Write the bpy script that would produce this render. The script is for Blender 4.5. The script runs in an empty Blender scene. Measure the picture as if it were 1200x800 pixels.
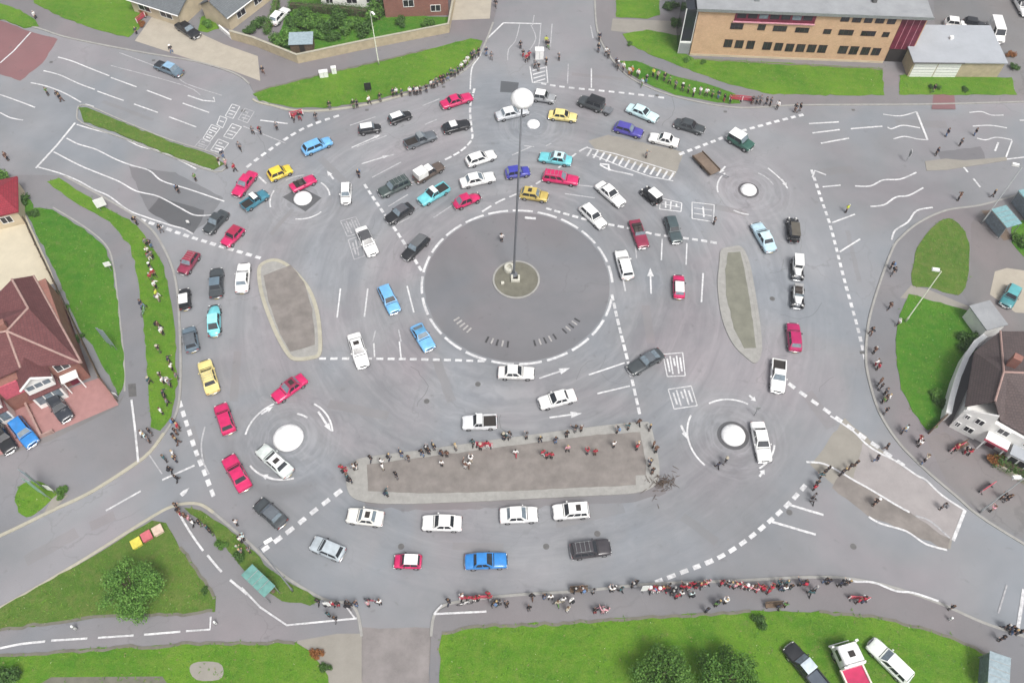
import bpy, bmesh, math, random
from mathutils import Vector, Matrix, noise as mnoise
from mathutils.geometry import tessellate_polygon
random.seed(11)
C = bpy.context.scene.collection
R = math.radians
# ------------------------------------------------------------------ camera geometry
FPX, HCAM, PITCH = 967.0, 83.5, R(57.3)
SP, CP = math.sin(PITCH), math.cos(PITCH)
def G(x, y, z=0.0):
    """point at height z seen at photo pixel (x, y)"""
    v = (y-400.0)/FPX; u = (x-600.0)/FPX
    t = (HCAM-z)/(SP+v*CP)
    return Vector((u*t, t*(CP-v*SP), z))
def PX(p):
    d = p-Vector((0, 0, HCAM))
    zf = d.y*CP-d.z*SP
    return 600+FPX*d.x/zf, 400+FPX*(-d.y*SP-d.z*CP)/zf
def height_at(x, y, ytop):
    b = G(x, y); lo, hi = 0.0, 60.0
    for _ in range(40):
        m = (lo+hi)/2
        if PX(Vector((b.x, b.y, m)))[1] > ytop: lo = m
        else: hi = m
    return lo
# ------------------------------------------------------------------ materials
def newmat(name):
    m = bpy.data.materials.new(name); m.use_nodes = True
    nt = m.node_tree
    return m, nt, nt.nodes['Principled BSDF']
def N(nt, t, **kw):
    n = nt.nodes.new(t)
    for k, v in kw.items():
        if k in n.inputs.keys(): n.inputs[k].default_value = v
        else: setattr(n, k, v)
    return n
def rgb(c): return (c[0], c[1], c[2], 1.0)
def ramp(nt, src, stops):
    r = nt.nodes.new('ShaderNodeValToRGB'); e = r.color_ramp.elements
    while len(e) < len(stops): e.new(0.5)
    for el, (p, c) in zip(e, stops):
        el.position = p; el.color = rgb(c) if not isinstance(c, (int, float)) else (c, c, c, 1)
    nt.links.new(src, r.inputs[0]); return r
def mixc(nt, fac, a, b, mode='MIX'):
    m = nt.nodes.new('ShaderNodeMix'); m.data_type = 'RGBA'; m.blend_type = mode
    for sock, val in ((m.inputs[0], fac), (m.inputs[6], a), (m.inputs[7], b)):
        if isinstance(val, (int, float)): sock.default_value = val
        elif isinstance(val, (tuple, list)): sock.default_value = rgb(val)
        else: nt.links.new(val, sock)
    return m.outputs[2]
def mth(nt, op, a, b=None, c=None):
    m = nt.nodes.new('ShaderNodeMath'); m.operation = op
    for i, v in enumerate((a, b, c)):
        if v is None: continue
        if isinstance(v, (int, float)): m.inputs[i].default_value = v
        else: nt.links.new(v, m.inputs[i])
    return m.outputs[0]
def pos(nt): return nt.nodes.new('ShaderNodeNewGeometry').outputs['Position']
def noise(nt, vec, scale, detail=4, rough=.55, dist=0.0):
    n = N(nt, 'ShaderNodeTexNoise', Scale=scale, Detail=detail, Roughness=rough, Distortion=dist)
    nt.links.new(vec, n.inputs['Vector']); return n.outputs['Fac']
def bump(nt, b, height, strength=.3, dist=.02):
    n = N(nt, 'ShaderNodeBump', Strength=strength, Distance=dist)
    nt.links.new(height, n.inputs['Height']); nt.links.new(n.outputs[0], b.inputs['Normal'])
def plain(name, col, rough=.6, metal=0.0, var=.12, vscale=3.0, coat=0.0, spec=.5, bmp=0.0):
    """colour broken up by soft world-space noise"""
    m, nt, b = newmat(name)
    p = pos(nt); f = noise(nt, p, vscale, 5)
    dark = tuple(c*(1-var*1.3) for c in col); lite = tuple(min(1, c*(1+var)) for c in col)
    r = ramp(nt, f, [(.3, dark), (.7, lite)])
    nt.links.new(r.outputs[0], b.inputs['Base Color'])
    b.inputs['Roughness'].default_value = rough; b.inputs['Metallic'].default_value = metal
    b.inputs['Coat Weight'].default_value = coat; b.inputs['Specular IOR Level'].default_value = spec
    if bmp: bump(nt, b, noise(nt, p, vscale*8, 4), bmp, .02)
    return m
def polar(nt, P, cx, cy):
    """(radius, angle) about a world point"""
    s = N(nt, 'ShaderNodeSeparateXYZ'); nt.links.new(P, s.inputs[0])
    dx = mth(nt, 'SUBTRACT', s.outputs[0], cx); dy = mth(nt, 'SUBTRACT', s.outputs[1], cy)
    r = mth(nt, 'SQRT', mth(nt, 'ADD', mth(nt, 'MULTIPLY', dx, dx), mth(nt, 'MULTIPLY', dy, dy)))
    return r, mth(nt, 'ARCTAN2', dy, dx)
def streaks(nt, P, cx, cy, rscale, ascale):
    r, a = polar(nt, P, cx, cy)
    cmb = N(nt, 'ShaderNodeCombineXYZ')
    nt.links.new(mth(nt, 'MULTIPLY', r, rscale), cmb.inputs[0])
    nt.links.new(mth(nt, 'MULTIPLY', mth(nt, 'ABSOLUTE', a), ascale), cmb.inputs[1])
    nt.links.new(mth(nt, 'MULTIPLY', noise(nt, P, .22, 3), 2.4), cmb.inputs[2])
    return r, noise(nt, cmb.outputs[0], 1.0, 5, .62, .9)
MINIS = [(625, 146, .9), (355, 233, 1.3), (338, 513, 2.1), (859, 510, 1.6), (877, 223, 1.3)]
CEN = G(606, 331)
def asphalt(name, base, circles=False, fleck=.16, big=.18, tint=(.965, .998, 1.045)):
    m, nt, b = newmat(name)
    P = pos(nt)
    col = tuple(base*t for t in tint)
    big_n = noise(nt, P, .045, 4, .6, .4); mid = noise(nt, P, .35, 5, .62); fine = noise(nt, P, 14, 3, .7)
    c = mixc(nt, ramp(nt, big_n, [(.3, 0), (.7, 1)]).outputs[0], tuple(x*(1-big) for x in col), tuple(x*(1+big) for x in (col[0]*1.0, col[1]*.985, col[2]*.98)))
    hue = noise(nt, P, .06, 3, .5, .8)
    c = mixc(nt, 1.0, c, ramp(nt, hue, [(.33, (.95, 1.0, 1.035)), (.5, (1, 1, 1)), (.68, (1.05, .975, .985))]).outputs[0], 'MULTIPLY')
    c = mixc(nt, ramp(nt, mid, [(.35, 0), (.75, 1)]).outputs[0], c, mixc(nt, 1.0, c, (1.12, 1.1, 1.1), 'MULTIPLY'))
    if circles:
        # tyre-polished lanes running round the big ring and chalky scuffs round each painted dome
        r, s = streaks(nt, P, CEN.x, CEN.y, .75, 1.1)
        w = ramp(nt, mth(nt, 'DIVIDE', r, 60), [(.17, 0), (.22, 1), (.55, .8), (.75, 0)]).outputs[0]
        s1 = ramp(nt, s, [(.36, 1), (.5, 0)]).outputs[0]; s2 = ramp(nt, s, [(.5, 0), (.68, 1)]).outputs[0]
        c = mixc(nt, mth(nt, 'MULTIPLY', mth(nt, 'MULTIPLY', s1, w), .6), c, mixc(nt, 1.0, c, (.8, .8, .82), 'MULTIPLY'))
        c = mixc(nt, mth(nt, 'MULTIPLY', mth(nt, 'MULTIPLY', s2, w), .7), c, mixc(nt, 1.0, c, (1.25, 1.23, 1.22), 'MULTIPLY'))
        for (x, y, rad) in MINIS:
            q = G(x, y); r, s = streaks(nt, P, q.x, q.y, 1.5, .8)
            w = ramp(nt, mth(nt, 'DIVIDE', r, 10), [(.1, 0), (.16, 1), (.42, .8), (.75, 0)]).outputs[0]
            s2 = ramp(nt, s, [(.47, 0), (.66, 1)]).outputs[0]; s1 = ramp(nt, s, [(.33, 1), (.48, 0)]).outputs[0]
            c = mixc(nt, mth(nt, 'MULTIPLY', mth(nt, 'MULTIPLY', s2, w), .38), c, (base*1.6, base*1.6, base*1.66))
            c = mixc(nt, mth(nt, 'MULTIPLY', mth(nt, 'MULTIPLY', s1, w), .3), c, (base*.7, base*.68, base*.7))
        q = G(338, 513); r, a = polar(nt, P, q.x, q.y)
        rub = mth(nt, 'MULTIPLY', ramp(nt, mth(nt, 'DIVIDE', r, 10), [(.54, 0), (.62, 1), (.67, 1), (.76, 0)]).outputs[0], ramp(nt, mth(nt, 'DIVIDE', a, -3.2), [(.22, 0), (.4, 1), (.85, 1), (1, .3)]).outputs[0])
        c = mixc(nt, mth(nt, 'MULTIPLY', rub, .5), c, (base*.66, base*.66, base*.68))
    # oil drips, cracks
    oil = ramp(nt, noise(nt, P, .9, 3, .5, .3), [(.66, 0), (.74, 1)]).outputs[0]
    c = mixc(nt, mth(nt, 'MULTIPLY', oil, .35), c, (base*.62, base*.62, base*.63))
    vo = N(nt, 'ShaderNodeTexVoronoi', feature='DISTANCE_TO_EDGE', Scale=.11)
    warp = N(nt, 'ShaderNodeTexNoise', Scale=.5, Detail=5)
    nt.links.new(P, warp.inputs['Vector'])
    va = nt.nodes.new('ShaderNodeVectorMath'); va.operation = 'MULTIPLY_ADD'
    nt.links.new(warp.outputs['Color'], va.inputs[0]); va.inputs[1].default_value = (3, 3, 0); nt.links.new(P, va.inputs[2])
    nt.links.new(va.outputs[0], vo.inputs['Vector'])
    crack = mth(nt, 'MULTIPLY', ramp(nt, vo.outputs['Distance'], [(.003, 1), (.009, 0)]).outputs[0], ramp(nt, big_n, [(.5, 0), (.62, 1)]).outputs[0])
    c = mixc(nt, mth(nt, 'MULTIPLY', crack, .28), c, (base*.5, base*.5, base*.5))
    c = mixc(nt, ramp(nt, fine, [(.3, 0), (.7, fleck*2)]).outputs[0], c, mixc(nt, 1.0, c, (1.3, 1.3, 1.3), 'MULTIPLY'))
    nt.links.new(c, b.inputs['Base Color'])
    rr = ramp(nt, mid, [(.3, .78), (.7, .95)]); nt.links.new(rr.outputs[0], b.inputs['Roughness'])
    b.inputs['Specular IOR Level'].default_value = .3
    bump(nt, b, fine, .25, .01)
    return m
def grassmat(name, a, d, y, mow=0.0):
    m, nt, b = newmat(name); P = pos(nt)
    n1 = noise(nt, P, .13, 5, .62, .3); n2 = noise(nt, P, 1.1, 6, .7); n3 = noise(nt, P, 9, 4, .75)
    c = mixc(nt, ramp(nt, n1, [(.33, 0), (.66, 1)]).outputs[0], a, d)
    c = mixc(nt, ramp(nt, n2, [(.42, 0), (.75, .75)]).outputs[0], c, y)
    c = mixc(nt, ramp(nt, n3, [(.3, .75), (.62, 0)]).outputs[0], c, mixc(nt, 1.0, c, (.5, .58, .45), 'MULTIPLY'))
    c = mixc(nt, ramp(nt, n3, [(.55, 0), (.8, .5)]).outputs[0], c, mixc(nt, 1.0, c, (1.5, 1.4, 1.35), 'MULTIPLY'))
    sx = N(nt, 'ShaderNodeSeparateXYZ'); nt.links.new(P, sx.inputs[0])
    mow_ = mth(nt, 'SINE', mth(nt, 'ADD', mth(nt, 'MULTIPLY', mth(nt, 'ADD', sx.outputs[1], mth(nt, 'MULTIPLY', sx.outputs[0], .22)), 3.6), mth(nt, 'MULTIPLY', n1, 5)))
    c = mixc(nt, ramp(nt, mow_, [(.3, 0), (.7, .22)]).outputs[0], c, mixc(nt, 1.0, c, (1.28, 1.18, 1.2), 'MULTIPLY'))
    bare = ramp(nt, noise(nt, P, .5, 5, .6), [(.63, 0), (.78, .6)]).outputs[0]
    c = mixc(nt, bare, c, (.17, .15, .075))
    nt.links.new(c, b.inputs['Base Color']); b.inputs['Roughness'].default_value = .9
    b.inputs['Specular IOR Level'].default_value = .15
    bump(nt, b, mth(nt, 'ADD', n3, mth(nt, 'MULTIPLY', n2, 1.6)), .8, .08)
    return m
def paintline(name, col, wear=.45):
    m, nt, b = newmat(name); P = pos(nt)
    w = noise(nt, P, 2.6, 6, .75); w2 = noise(nt, P, .25, 3)
    f = ramp(nt, mth(nt, 'ADD', mth(nt, 'MULTIPLY', w, .75), mth(nt, 'MULTIPLY', w2, .35)), [(.43, min(1, wear*1.9)), (.66, wear*.25)]).outputs[0]
    nt.links.new(mixc(nt, f, col, (.24, .24, .25)), b.inputs['Base Color']); b.inputs['Roughness'].default_value = .7
    return m
def concrete(name, col, var=.16, scale=.8, stain=.3):
    m, nt, b = newmat(name); P = pos(nt)
    n1 = noise(nt, P, scale, 6, .65); n2 = noise(nt, P, 7, 4, .7)
    c = mixc(nt, ramp(nt, n1, [(.3, 0), (.7, 1)]).outputs[0], tuple(x*(1-var) for x in col), tuple(x*(1+var) for x in col))
    c = mixc(nt, ramp(nt, noise(nt, P, .33, 5, .7), [(.55, 0), (.75, stain)]).outputs[0], c, tuple(x*.6 for x in col))
    c = mixc(nt, ramp(nt, n2, [(.4, 0), (.8, .3)]).outputs[0], c, tuple(x*1.25 for x in col))
    nt.links.new(c, b.inputs['Base Color']); b.inputs['Roughness'].default_value = .9
    bump(nt, b, n2, .25, .01); return m
def bricks(name, c1, c2, mort, scale, w=.5, h=.25, tile=False):
    """courses drawn in the wall's own coordinates (UV laid out in metres)"""
    m, nt, b = newmat(name)
    uv = nt.nodes.new('ShaderNodeUVMap')
    br = N(nt, 'ShaderNodeTexBrick'); nt.links.new(uv.outputs[0], br.inputs['Vector'])
    br.inputs['Color1'].default_value = rgb(c1); br.inputs['Color2'].default_value = rgb(c2); br.inputs['Mortar'].default_value = rgb(mort)
    br.inputs['Scale'].default_value = scale; br.inputs['Mortar Size'].default_value = .012 if not tile else .02
    br.inputs['Brick Width'].default_value = w; br.inputs['Row Height'].default_value = h
    P = pos(nt); n1 = noise(nt, P, .8, 5, .65)
    c = mixc(nt, ramp(nt, n1, [(.3, 0), (.72, .45)]).outputs[0], br.outputs['Color'], tuple(x*.62 for x in c1))
    n2 = noise(nt, P, 4, 4, .7); c = mixc(nt, ramp(nt, n2, [(.5, 0), (.8, .3)]).outputs[0], c, tuple(min(1, x*1.45) for x in c2))
    nt.links.new(c, b.inputs['Base Color']); b.inputs['Roughness'].default_value = .85
    bump(nt, b, br.outputs['Fac'], -.4, .02); return m
def leafmat(name, a, d):
    m, nt, b = newmat(name)
    g = nt.nodes.new('ShaderNodeNewGeometry')
    c = ramp(nt, g.outputs['Random Per Island'], [(0, a), (.6, tuple((x+y)/2 for x, y in zip(a, d))), (1, d)])
    nt.links.new(c.outputs[0], b.inputs['Base Color']); b.inputs['Roughness'].default_value = .6
    b.inputs['Specular IOR Level'].default_value = .25
    return m
ROAD = .21
M = {
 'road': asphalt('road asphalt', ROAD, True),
 'pave': asphalt('pavement asphalt', .168, big=.12, tint=(1, .975, 1.0)),
 'pave_w': asphalt('side lane asphalt', .178, big=.12, tint=(.99, .99, 1.03)),
 'disc': asphalt('centre asphalt', .15, big=.2, tint=(.99, 1, 1.05)),
 'patch': asphalt('fresh asphalt', .09, big=.1),
 'patch2': asphalt('older asphalt repair', .15, big=.14),
 'trench': asphalt('trench asphalt', .195, big=.14, tint=(.99, 1, 1.03)),
 'soil': concrete('worn drive', (.205, .188, .182), .22, .5, .45), 'pinkish': concrete('pinkish worn surfacing', (.285, .265, .26), .12, .5, .3),
 'darkframe': plain('dark window frame', (.05, .022, .02), .6),
 'red': asphalt('red surfacing', .13, tint=(1.4, .76, .78)),
 'yard': asphalt('yard asphalt', .155, tint=(1.02, .99, .98)),
 'tan': concrete('pale paved surface', (.25, .235, .205), .1, .5, .25),
 'drive': concrete('beige concrete', (.36, .325, .265), .1, .6, .2),
 'cream': concrete('cream concrete', (.50, .45, .34), .08, .6, .15),
 'pinkpave': concrete('pink block paving', (.33, .175, .165), .12, 1.2, .2),
 'kerb': concrete('kerb stone', (.285, .28, .262), .14, 1.5, .4),
 'kerb_y': concrete('limestone kerb', (.36, .34, .27), .14, 1.5, .35),
 'islandtop': concrete('worn island surfacing', (.19, .172, .158), .24, .6, .5),
 'islandgreen': concrete('mossy island surfacing', (.17, .17, .135), .2, .7, .35),
 'dirt': concrete('trodden dirt', (.14, .135, .105), .2, 1.2, .3),
 'brownearth': concrete('brown earth', (.16, .12, .09), .25, 1, .3),
 'white': paintline('road paint', (.74, .74, .74), .38),
 'white_old': paintline('worn road paint', (.52, .52, .53), .75),
 'yellowline': paintline('yellow road paint', (.6, .5, .22), .6),
 'dome': plain('dome paint', (.82, .82, .81), .5, var=.13, vscale=2.5),
 'grass': grassmat('verge grass', (.066, .185, .015), (.125, .255, .022), (.165, .235, .042)),
 'grass_dry': grassmat('tired grass', (.07, .15, .022), (.105, .185, .03), (.17, .185, .06)),
 'grass_dark': grassmat('lush grass', (.045, .165, .015), (.085, .22, .02), (.13, .21, .038)),
 'leaf_mid': leafmat('mid leaves', (.04, .115, .016), (.11, .22, .035)),
 'leaf': leafmat('leaves', (.04, .11, .016), (.13, .25, .045)),
 'leaf_dark': leafmat('dark leaves', (.028, .075, .014), (.085, .17, .035)),
 'leaf_light': leafmat('pale leaves', (.055, .15, .022), (.16, .31, .06)),
 'leaf_red': leafmat('russet leaves', (.16, .05, .02), (.35, .17, .05)),
 'bark': plain('bark', (.10, .075, .05), .9, var=.3, vscale=6, bmp=.5),
 'glass': plain('dark glass', (.02, .024, .03), .08, var=.2, spec=.6),
 'glass_pale': plain('painted reflection glass', (.16, .2, .23), .1, var=.2, spec=.6),  # pale sky reflection put into the base colour of the panes
 'win': plain('window glass', (.03, .03, .035), .12, var=.4, vscale=.7),
 'chrome': plain('chrome', (.62, .62, .63), .22, 1.0, .1),
 'tyre': plain('tyre rubber', (.018, .018, .018), .85),
 'rim': plain('steel rim', (.42, .42, .43), .35, .8),
 'lamp': plain('lamp glass', (.75, .75, .72), .15, var=.05),
 'taillamp': plain('red lamp glass', (.35, .015, .012), .2),
 'interior': plain('dark interior trim', (.025, .02, .018), .8),
 'seat': plain('seat vinyl', (.06, .05, .045), .7),
 'galv': plain('galvanised steel', (.36, .38, .38), .45, .6, .12, 5),
 'mast': plain('mast steel', (.17, .18, .195), .6, .2, .12, 2),
 'pale_post': plain('pale lamp column', (.5, .53, .42), .5, .2),
 'signwhite': plain('sign face white', (.82, .82, .8), .5, var=.05),
 'signgreen': plain('sign face green', (.25, .42, .33), .5, var=.05),
 'signback': plain('sign back grey', (.3, .31, .31), .5, .4),
 'skin': plain('skin', (.48, .29, .21), .6, var=.05),
 'hair_dark': plain('dark hair', (.03, .02, .015), .7), 'hair_brown': plain('brown hair', (.11, .06, .03), .7),
 'hair_fair': plain('fair hair', (.42, .3, .14), .7), 'hair_grey': plain('grey hair', (.4, .39, .37), .7),
 'shoe': plain('shoe leather', (.03, .027, .025), .6),
 'white_wall': plain('white render', (.78, .77, .74), .8, var=.07, vscale=.9),
 'cream_wall': plain('cream render', (.52, .44, .31), .85, var=.1, vscale=.8),
 'tan_wall': plain('tan boundary wall', (.42, .355, .24), .9, var=.12, vscale=1.4, bmp=.3),
 'orange_wall': bricks('orange buff brick', (.55, .335, .19), (.63, .40, .24), (.56, .42, .29), 1.0, .225, .075),
 'brick': bricks('red house brick', (.22, .07, .055), (.30, .10, .07), (.3, .22, .18), 1.0, .225, .075),
 'tile_red': bricks('red roof tile', (.125, .042, .043), (.165, .06, .06), (.075, .032, .033), 1.0, .3, .3, True),
 'tile_brown': bricks('brown roof tile', (.095, .072, .07), (.12, .09, .086), (.05, .04, .04), 1.0, .3, .3, True),
 'tile_slate': bricks('slate roof', (.13, .145, .155), (.165, .18, .19), (.08, .09, .095), 1.0, .3, .25, True),
 'tile_crimson': bricks('crimson roof tile', (.25, .02, .035), (.32, .03, .05), (.12, .015, .02), 1.0, .3, .3, True),
 'ridge': plain('ridge mortar', (.36, .24, .21), .85, var=.15, vscale=3),
 'flatroof': concrete('roofing felt', (.27, .28, .29), .14, .5, .45),
 'flatroof_blue': concrete('pale roofing felt', (.34, .36, .385), .08, .4, .3),
 'maroon': plain('maroon cladding', (.14, .012, .035), .5, var=.3, vscale=1.4),
 'pink_trim': plain('pink sill', (.62, .30, .36), .7),
 'pinkred': plain('tile-hung red wall', (.5, .10, .14), .7, var=.15, vscale=4),
 'fence_brown': plain('weathered timber', (.13, .09, .06), .9, var=.25, vscale=4, bmp=.4),
 'shelter_teal': plain('shelter roof teal', (.19, .34, .36), .4, var=.15),
 'shelter_green': plain('shelter roof green', (.13, .29, .26), .4, var=.15, vscale=2),
 'shelter_blue': plain('shelter roof pale blue', (.27, .34, .37), .4, var=.15),
 'monument': concrete('weathered stone', (.5, .49, .42), .12, 2, .25),
 'stud': plain('dark setts', (.05, .05, .052), .85), 'stud_pale': plain('pale setts', (.35, .34, .33), .85),
 'manhole': plain('cast iron cover', (.14, .138, .135), .7, .4),
 'black_plastic': plain('black plastic', (.02, .02, .022), .5),
 'branch': plain('cut branches', (.11, .08, .06), .95, var=.4, vscale=8),
}
_fab = {}
def fab(key):
    cols = dict(k=(.016, .016, .02), w=(.75, .74, .72), r=(.38, .022, .045), p=(.55, .28, .32), g=(.16, .16, .17), b=(.12, .06, .04), u=(.12, .2, .36), y=(.55, .62, .06), t=(.03, .09, .10), n=(.10, .22, .06), o=(.5, .2, .05), d=(.03, .035, .06), c=(.4, .36, .28), h=(.55, .68, .68))
    if key not in _fab: _fab[key] = plain('cloth '+key, cols[key], .9, var=.15, vscale=5)
    return _fab[key]
_paint = {}
def paint(col, rough=.3, coat=.4):
    k = (col, rough)
    if k not in _paint: _paint[k] = plain('car paint %d' % len(_paint), col, rough, 0.0, .13, 1.6, coat)
    return _paint[k]
# ------------------------------------------------------------------ object helpers
def link(name, me, mat=None, parent=None, loc=None):
    o = bpy.data.objects.new(name, me); C.objects.link(o)
    if mat is not None:
        if not me.materials: me.materials.append(mat)
        elif me.materials[0] != mat:
            o.material_slots[0].link = 'OBJECT'; o.material_slots[0].material = mat
    if parent is not None: o.parent = parent
    if loc is not None: o.location = loc
    return o
def tag(o, label=None, cat=None, group=None, kind=None):
    if label: o['label'] = label
    if cat: o['category'] = cat
    if group: o['group'] = group
    if kind: o['kind'] = kind
    return o
def thing(name, label, cat, loc=(0, 0, 0), rz=0.0, group=None):
    o = bpy.data.objects.new(name, None); C.objects.link(o); o.empty_display_size = .2
    o.location = loc; o.rotation_euler = (0, 0, rz)
    return tag(o, label, cat, group)
def fin(bm, smooth=False, recalc=True, name='shape'):
    if recalc: bmesh.ops.recalc_face_normals(bm, faces=bm.faces[:])
    if smooth:
        for f in bm.faces: f.smooth = True
    me = bpy.data.meshes.new(name); bm.to_mesh(me); bm.free(); return me
def part(name, bm, mat, parent, smooth=False, loc=None, recalc=True):
    return link(name, fin(bm, smooth, recalc), mat, parent, loc)
def BM(): return bmesh.new()
def box(bm, x0, x1, y0, y1, z0, z1, rot=None, off=None):
    r = bmesh.ops.create_cube(bm, size=1.0)['verts']
    for v in r:
        v.co = Vector(((x0+x1)/2+v.co.x*(x1-x0), (y0+y1)/2+v.co.y*(y1-y0), (z0+z1)/2+v.co.z*(z1-z0)))
        if rot is not None: v.co = rot @ v.co
        if off is not None: v.co = v.co+Vector(off)
    return r
def bbox_bev(bm, *a, bev=.03, **k):
    r = box(bm, *a, **k)
    es = list({e for v in r for e in v.link_edges})
    bmesh.ops.bevel(bm, geom=es, offset=bev, segments=2, affect='EDGES', profile=.6)
def tube(bm, pts, rad, n=8, cap=True):
    pts = [Vector(p) for p in pts]; rings = []
    rads = rad if isinstance(rad, (list, tuple)) else [rad]*len(pts)
    for i, p in enumerate(pts):
        d = (pts[min(i+1, len(pts)-1)]-pts[max(i-1, 0)]).normalized()
        a = d.orthogonal().normalized() if abs(d.z) < .95 else Vector((1, 0, 0)); a = (a-d*a.dot(d)).normalized(); b = d.cross(a)
        rings.append([bm.verts.new(p+(a*math.cos(t)+b*math.sin(t))*rads[i]) for t in [2*math.pi*k/n for k in range(n)]])
    for r0, r1 in zip(rings, rings[1:]):
        for k in range(n): bm.faces.new((r0[k], r0[(k+1) % n], r1[(k+1) % n], r1[k]))
    if cap:
        bm.faces.new(rings[0][::-1]); bm.faces.new(rings[-1])
def lathe(bm, prof, n=24, axis='Z', off=(0, 0, 0)):
    off = Vector(off); rings = []
    for r, z in prof:
        ring = []
        for k in range(n):
            t = 2*math.pi*k/n
            p = Vector((r*math.cos(t), r*math.sin(t), z)) if axis == 'Z' else Vector((r*math.cos(t), z, r*math.sin(t)))
            ring.append(bm.verts.new(p+off))
        rings.append(ring)
    for a, b in zip(rings, rings[1:]):
        for k in range(n): bm.faces.new((a[k], a[(k+1) % n], b[(k+1) % n], b[k]))
    if prof[0][0] > 1e-6: bm.faces.new(rings[0][::-1])
    if prof[-1][0] > 1e-6: bm.faces.new(rings[-1])
    bmesh.ops.remove_doubles(bm, verts=bm.verts[:], dist=1e-5)
def catmull(pts, n=6, closed=False):
    pts = [Vector((p[0], p[1])) for p in pts]; out = []; L = len(pts)
    rng = range(L if closed else L-1)
    for i in rng:
        p0 = pts[(i-1) % L] if closed or i > 0 else pts[i]; p1 = pts[i]; p2 = pts[(i+1) % L]
        p3 = pts[(i+2) % L] if closed or i+2 < L else p2
        for k in range(n):
            t = k/n
            out.append(.5*((2*p1)+(-p0+p2)*t+(2*p0-5*p1+4*p2-p3)*t*t+(-p0+3*p1-3*p2+p3)*t*t*t))
    if not closed: out.append(pts[-1])
    return [(p.x, p.y) for p in out]
def world(pts, z): return [G(p[0], p[1], z) for p in pts]
def resample(ws, step, closed=True):
    out = []; L = len(ws)
    for i in range(L if closed else L-1):
        a, b = ws[i], ws[(i+1) % L]; k = max(1, int((b-a).length/step))
        out += [a.lerp(b, j/k) for j in range(k)]
    if not closed: out.append(ws[-1])
    return out
def area2(ws): return sum(a.x*b.y-b.x*a.y for a, b in zip(ws, ws[1:]+ws[:1]))
def inset(ws, d):
    s = 1 if area2(ws) > 0 else -1; out = []; L = len(ws)
    for i in range(L):
        a = (ws[i]-ws[i-1]); b = (ws[(i+1) % L]-ws[i])
        a = Vector((a.x, a.y, 0)).normalized(); b = Vector((b.x, b.y, 0)).normalized()
        na = Vector((-a.y, a.x, 0))*s; nb = Vector((-b.y, b.x, 0))*s
        m = na+nb
        m = m.normalized() if m.length > 1e-4 else na
        out.append(ws[i]+m*d/max(.5, m.dot(na)))
    return out
def poly_mesh(bm, ws, z0, z1):
    top = [bm.verts.new((p.x, p.y, z1)) for p in ws]
    for t in tessellate_polygon([[Vector((p.x, p.y, 0)) for p in ws]]):
        try: bm.faces.new([top[i] for i in t])
        except ValueError: pass
    if z0 is not None:
        bot = [bm.verts.new((p.x, p.y, z0)) for p in ws]; L = len(ws)
        for i in range(L): bm.faces.new((top[i], top[(i+1) % L], bot[(i+1) % L], bot[i]))
    up = [f for f in bm.faces if len(f.verts) == 3 and f.normal.length == 0 or all(abs(v.co.z-z1) < 1e-6 for v in f.verts)]
    for f in up: f.normal_update()
    for f in up:
        if f.normal.z < 0: f.normal_flip()
def slab(name, pts, z1, mat, z0=-.05, smooth=0, jit=0.0, step=.8, kind='structure', label=None, cat=None, parent=None):
    if smooth: pts = catmull(pts, smooth, True)
    ws = world(pts, z1)
    if jit:
        ws = resample(ws, step)
        ws = [p+Vector((mnoise.noise(p*1.3), mnoise.noise(p*1.3+Vector((9, 3, 1))), 0))*jit for p in ws]
    bm = BM(); poly_mesh(bm, ws, z0, z1)
    o = part(name, bm, mat, parent)
    if o.data.polygons and sum(p.normal.z*p.area for p in o.data.polygons) < 0: o.data.flip_normals()
    return tag(o, label, cat, None, kind)
def kerb_ring(name, pts, z1, mat, w=.3, z0=-.05, smooth=0, parent=None):
    if smooth: pts = catmull(pts, smooth, True)
    ws = world(pts, z1); wi = inset(ws, w); bm = BM(); L = len(ws)
    o = [bm.verts.new((p.x, p.y, z1)) for p in ws]; i_ = [bm.verts.new((p.x, p.y, z1)) for p in wi]
    ob = [bm.verts.new((p.x, p.y, z0)) for p in ws]; ib = [bm.verts.new((p.x, p.y, z0)) for p in wi]
    for k in range(L):
        n = (k+1) % L
        bm.faces.new((o[k], o[n], i_[n], i_[k])); bm.faces.new((ob[k], ob[n], o[n], o[k])); bm.faces.new((i_[k], i_[n], ib[n], ib[k]))
    return tag(part(name, bm, mat, parent), kind='structure' if parent is None else None)
def ribbon(bm, ws, w, z, h=None):
    """flat band (or a kerb of height h) along a polyline"""
    L = []; Rr = []
    for i, p in enumerate(ws):
        d = ws[min(i+1, len(ws)-1)]-ws[max(i-1, 0)]; d = Vector((d.x, d.y, 0)).normalized(); n = Vector((-d.y, d.x, 0))*w/2
        L.append(p+n); Rr.append(p-n)
    tl = [bm.verts.new((p.x, p.y, z)) for p in L]; tr = [bm.verts.new((p.x, p.y, z)) for p in Rr]
    for i in range(len(ws)-1): bm.faces.new((tl[i], tr[i], tr[i+1], tl[i+1]))
    if h is not None:
        bl = [bm.verts.new((p.x, p.y, z-h)) for p in L]; br = [bm.verts.new((p.x, p.y, z-h)) for p in Rr]
        for i in range(len(ws)-1):
            bm.faces.new((bl[i], tl[i], tl[i+1], bl[i+1])); bm.faces.new((tr[i], br[i], br[i+1], tr[i+1]))
        for a, b, c, d in ((tl[0], tr[0], br[0], bl[0]), (tl[-1], bl[-1], br[-1], tr[-1])): bm.faces.new((a, b, c, d))
MARKZ = [.010]
def nextz(base=0.0):
    MARKZ[0] += .00012; return base+MARKZ[0]
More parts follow.
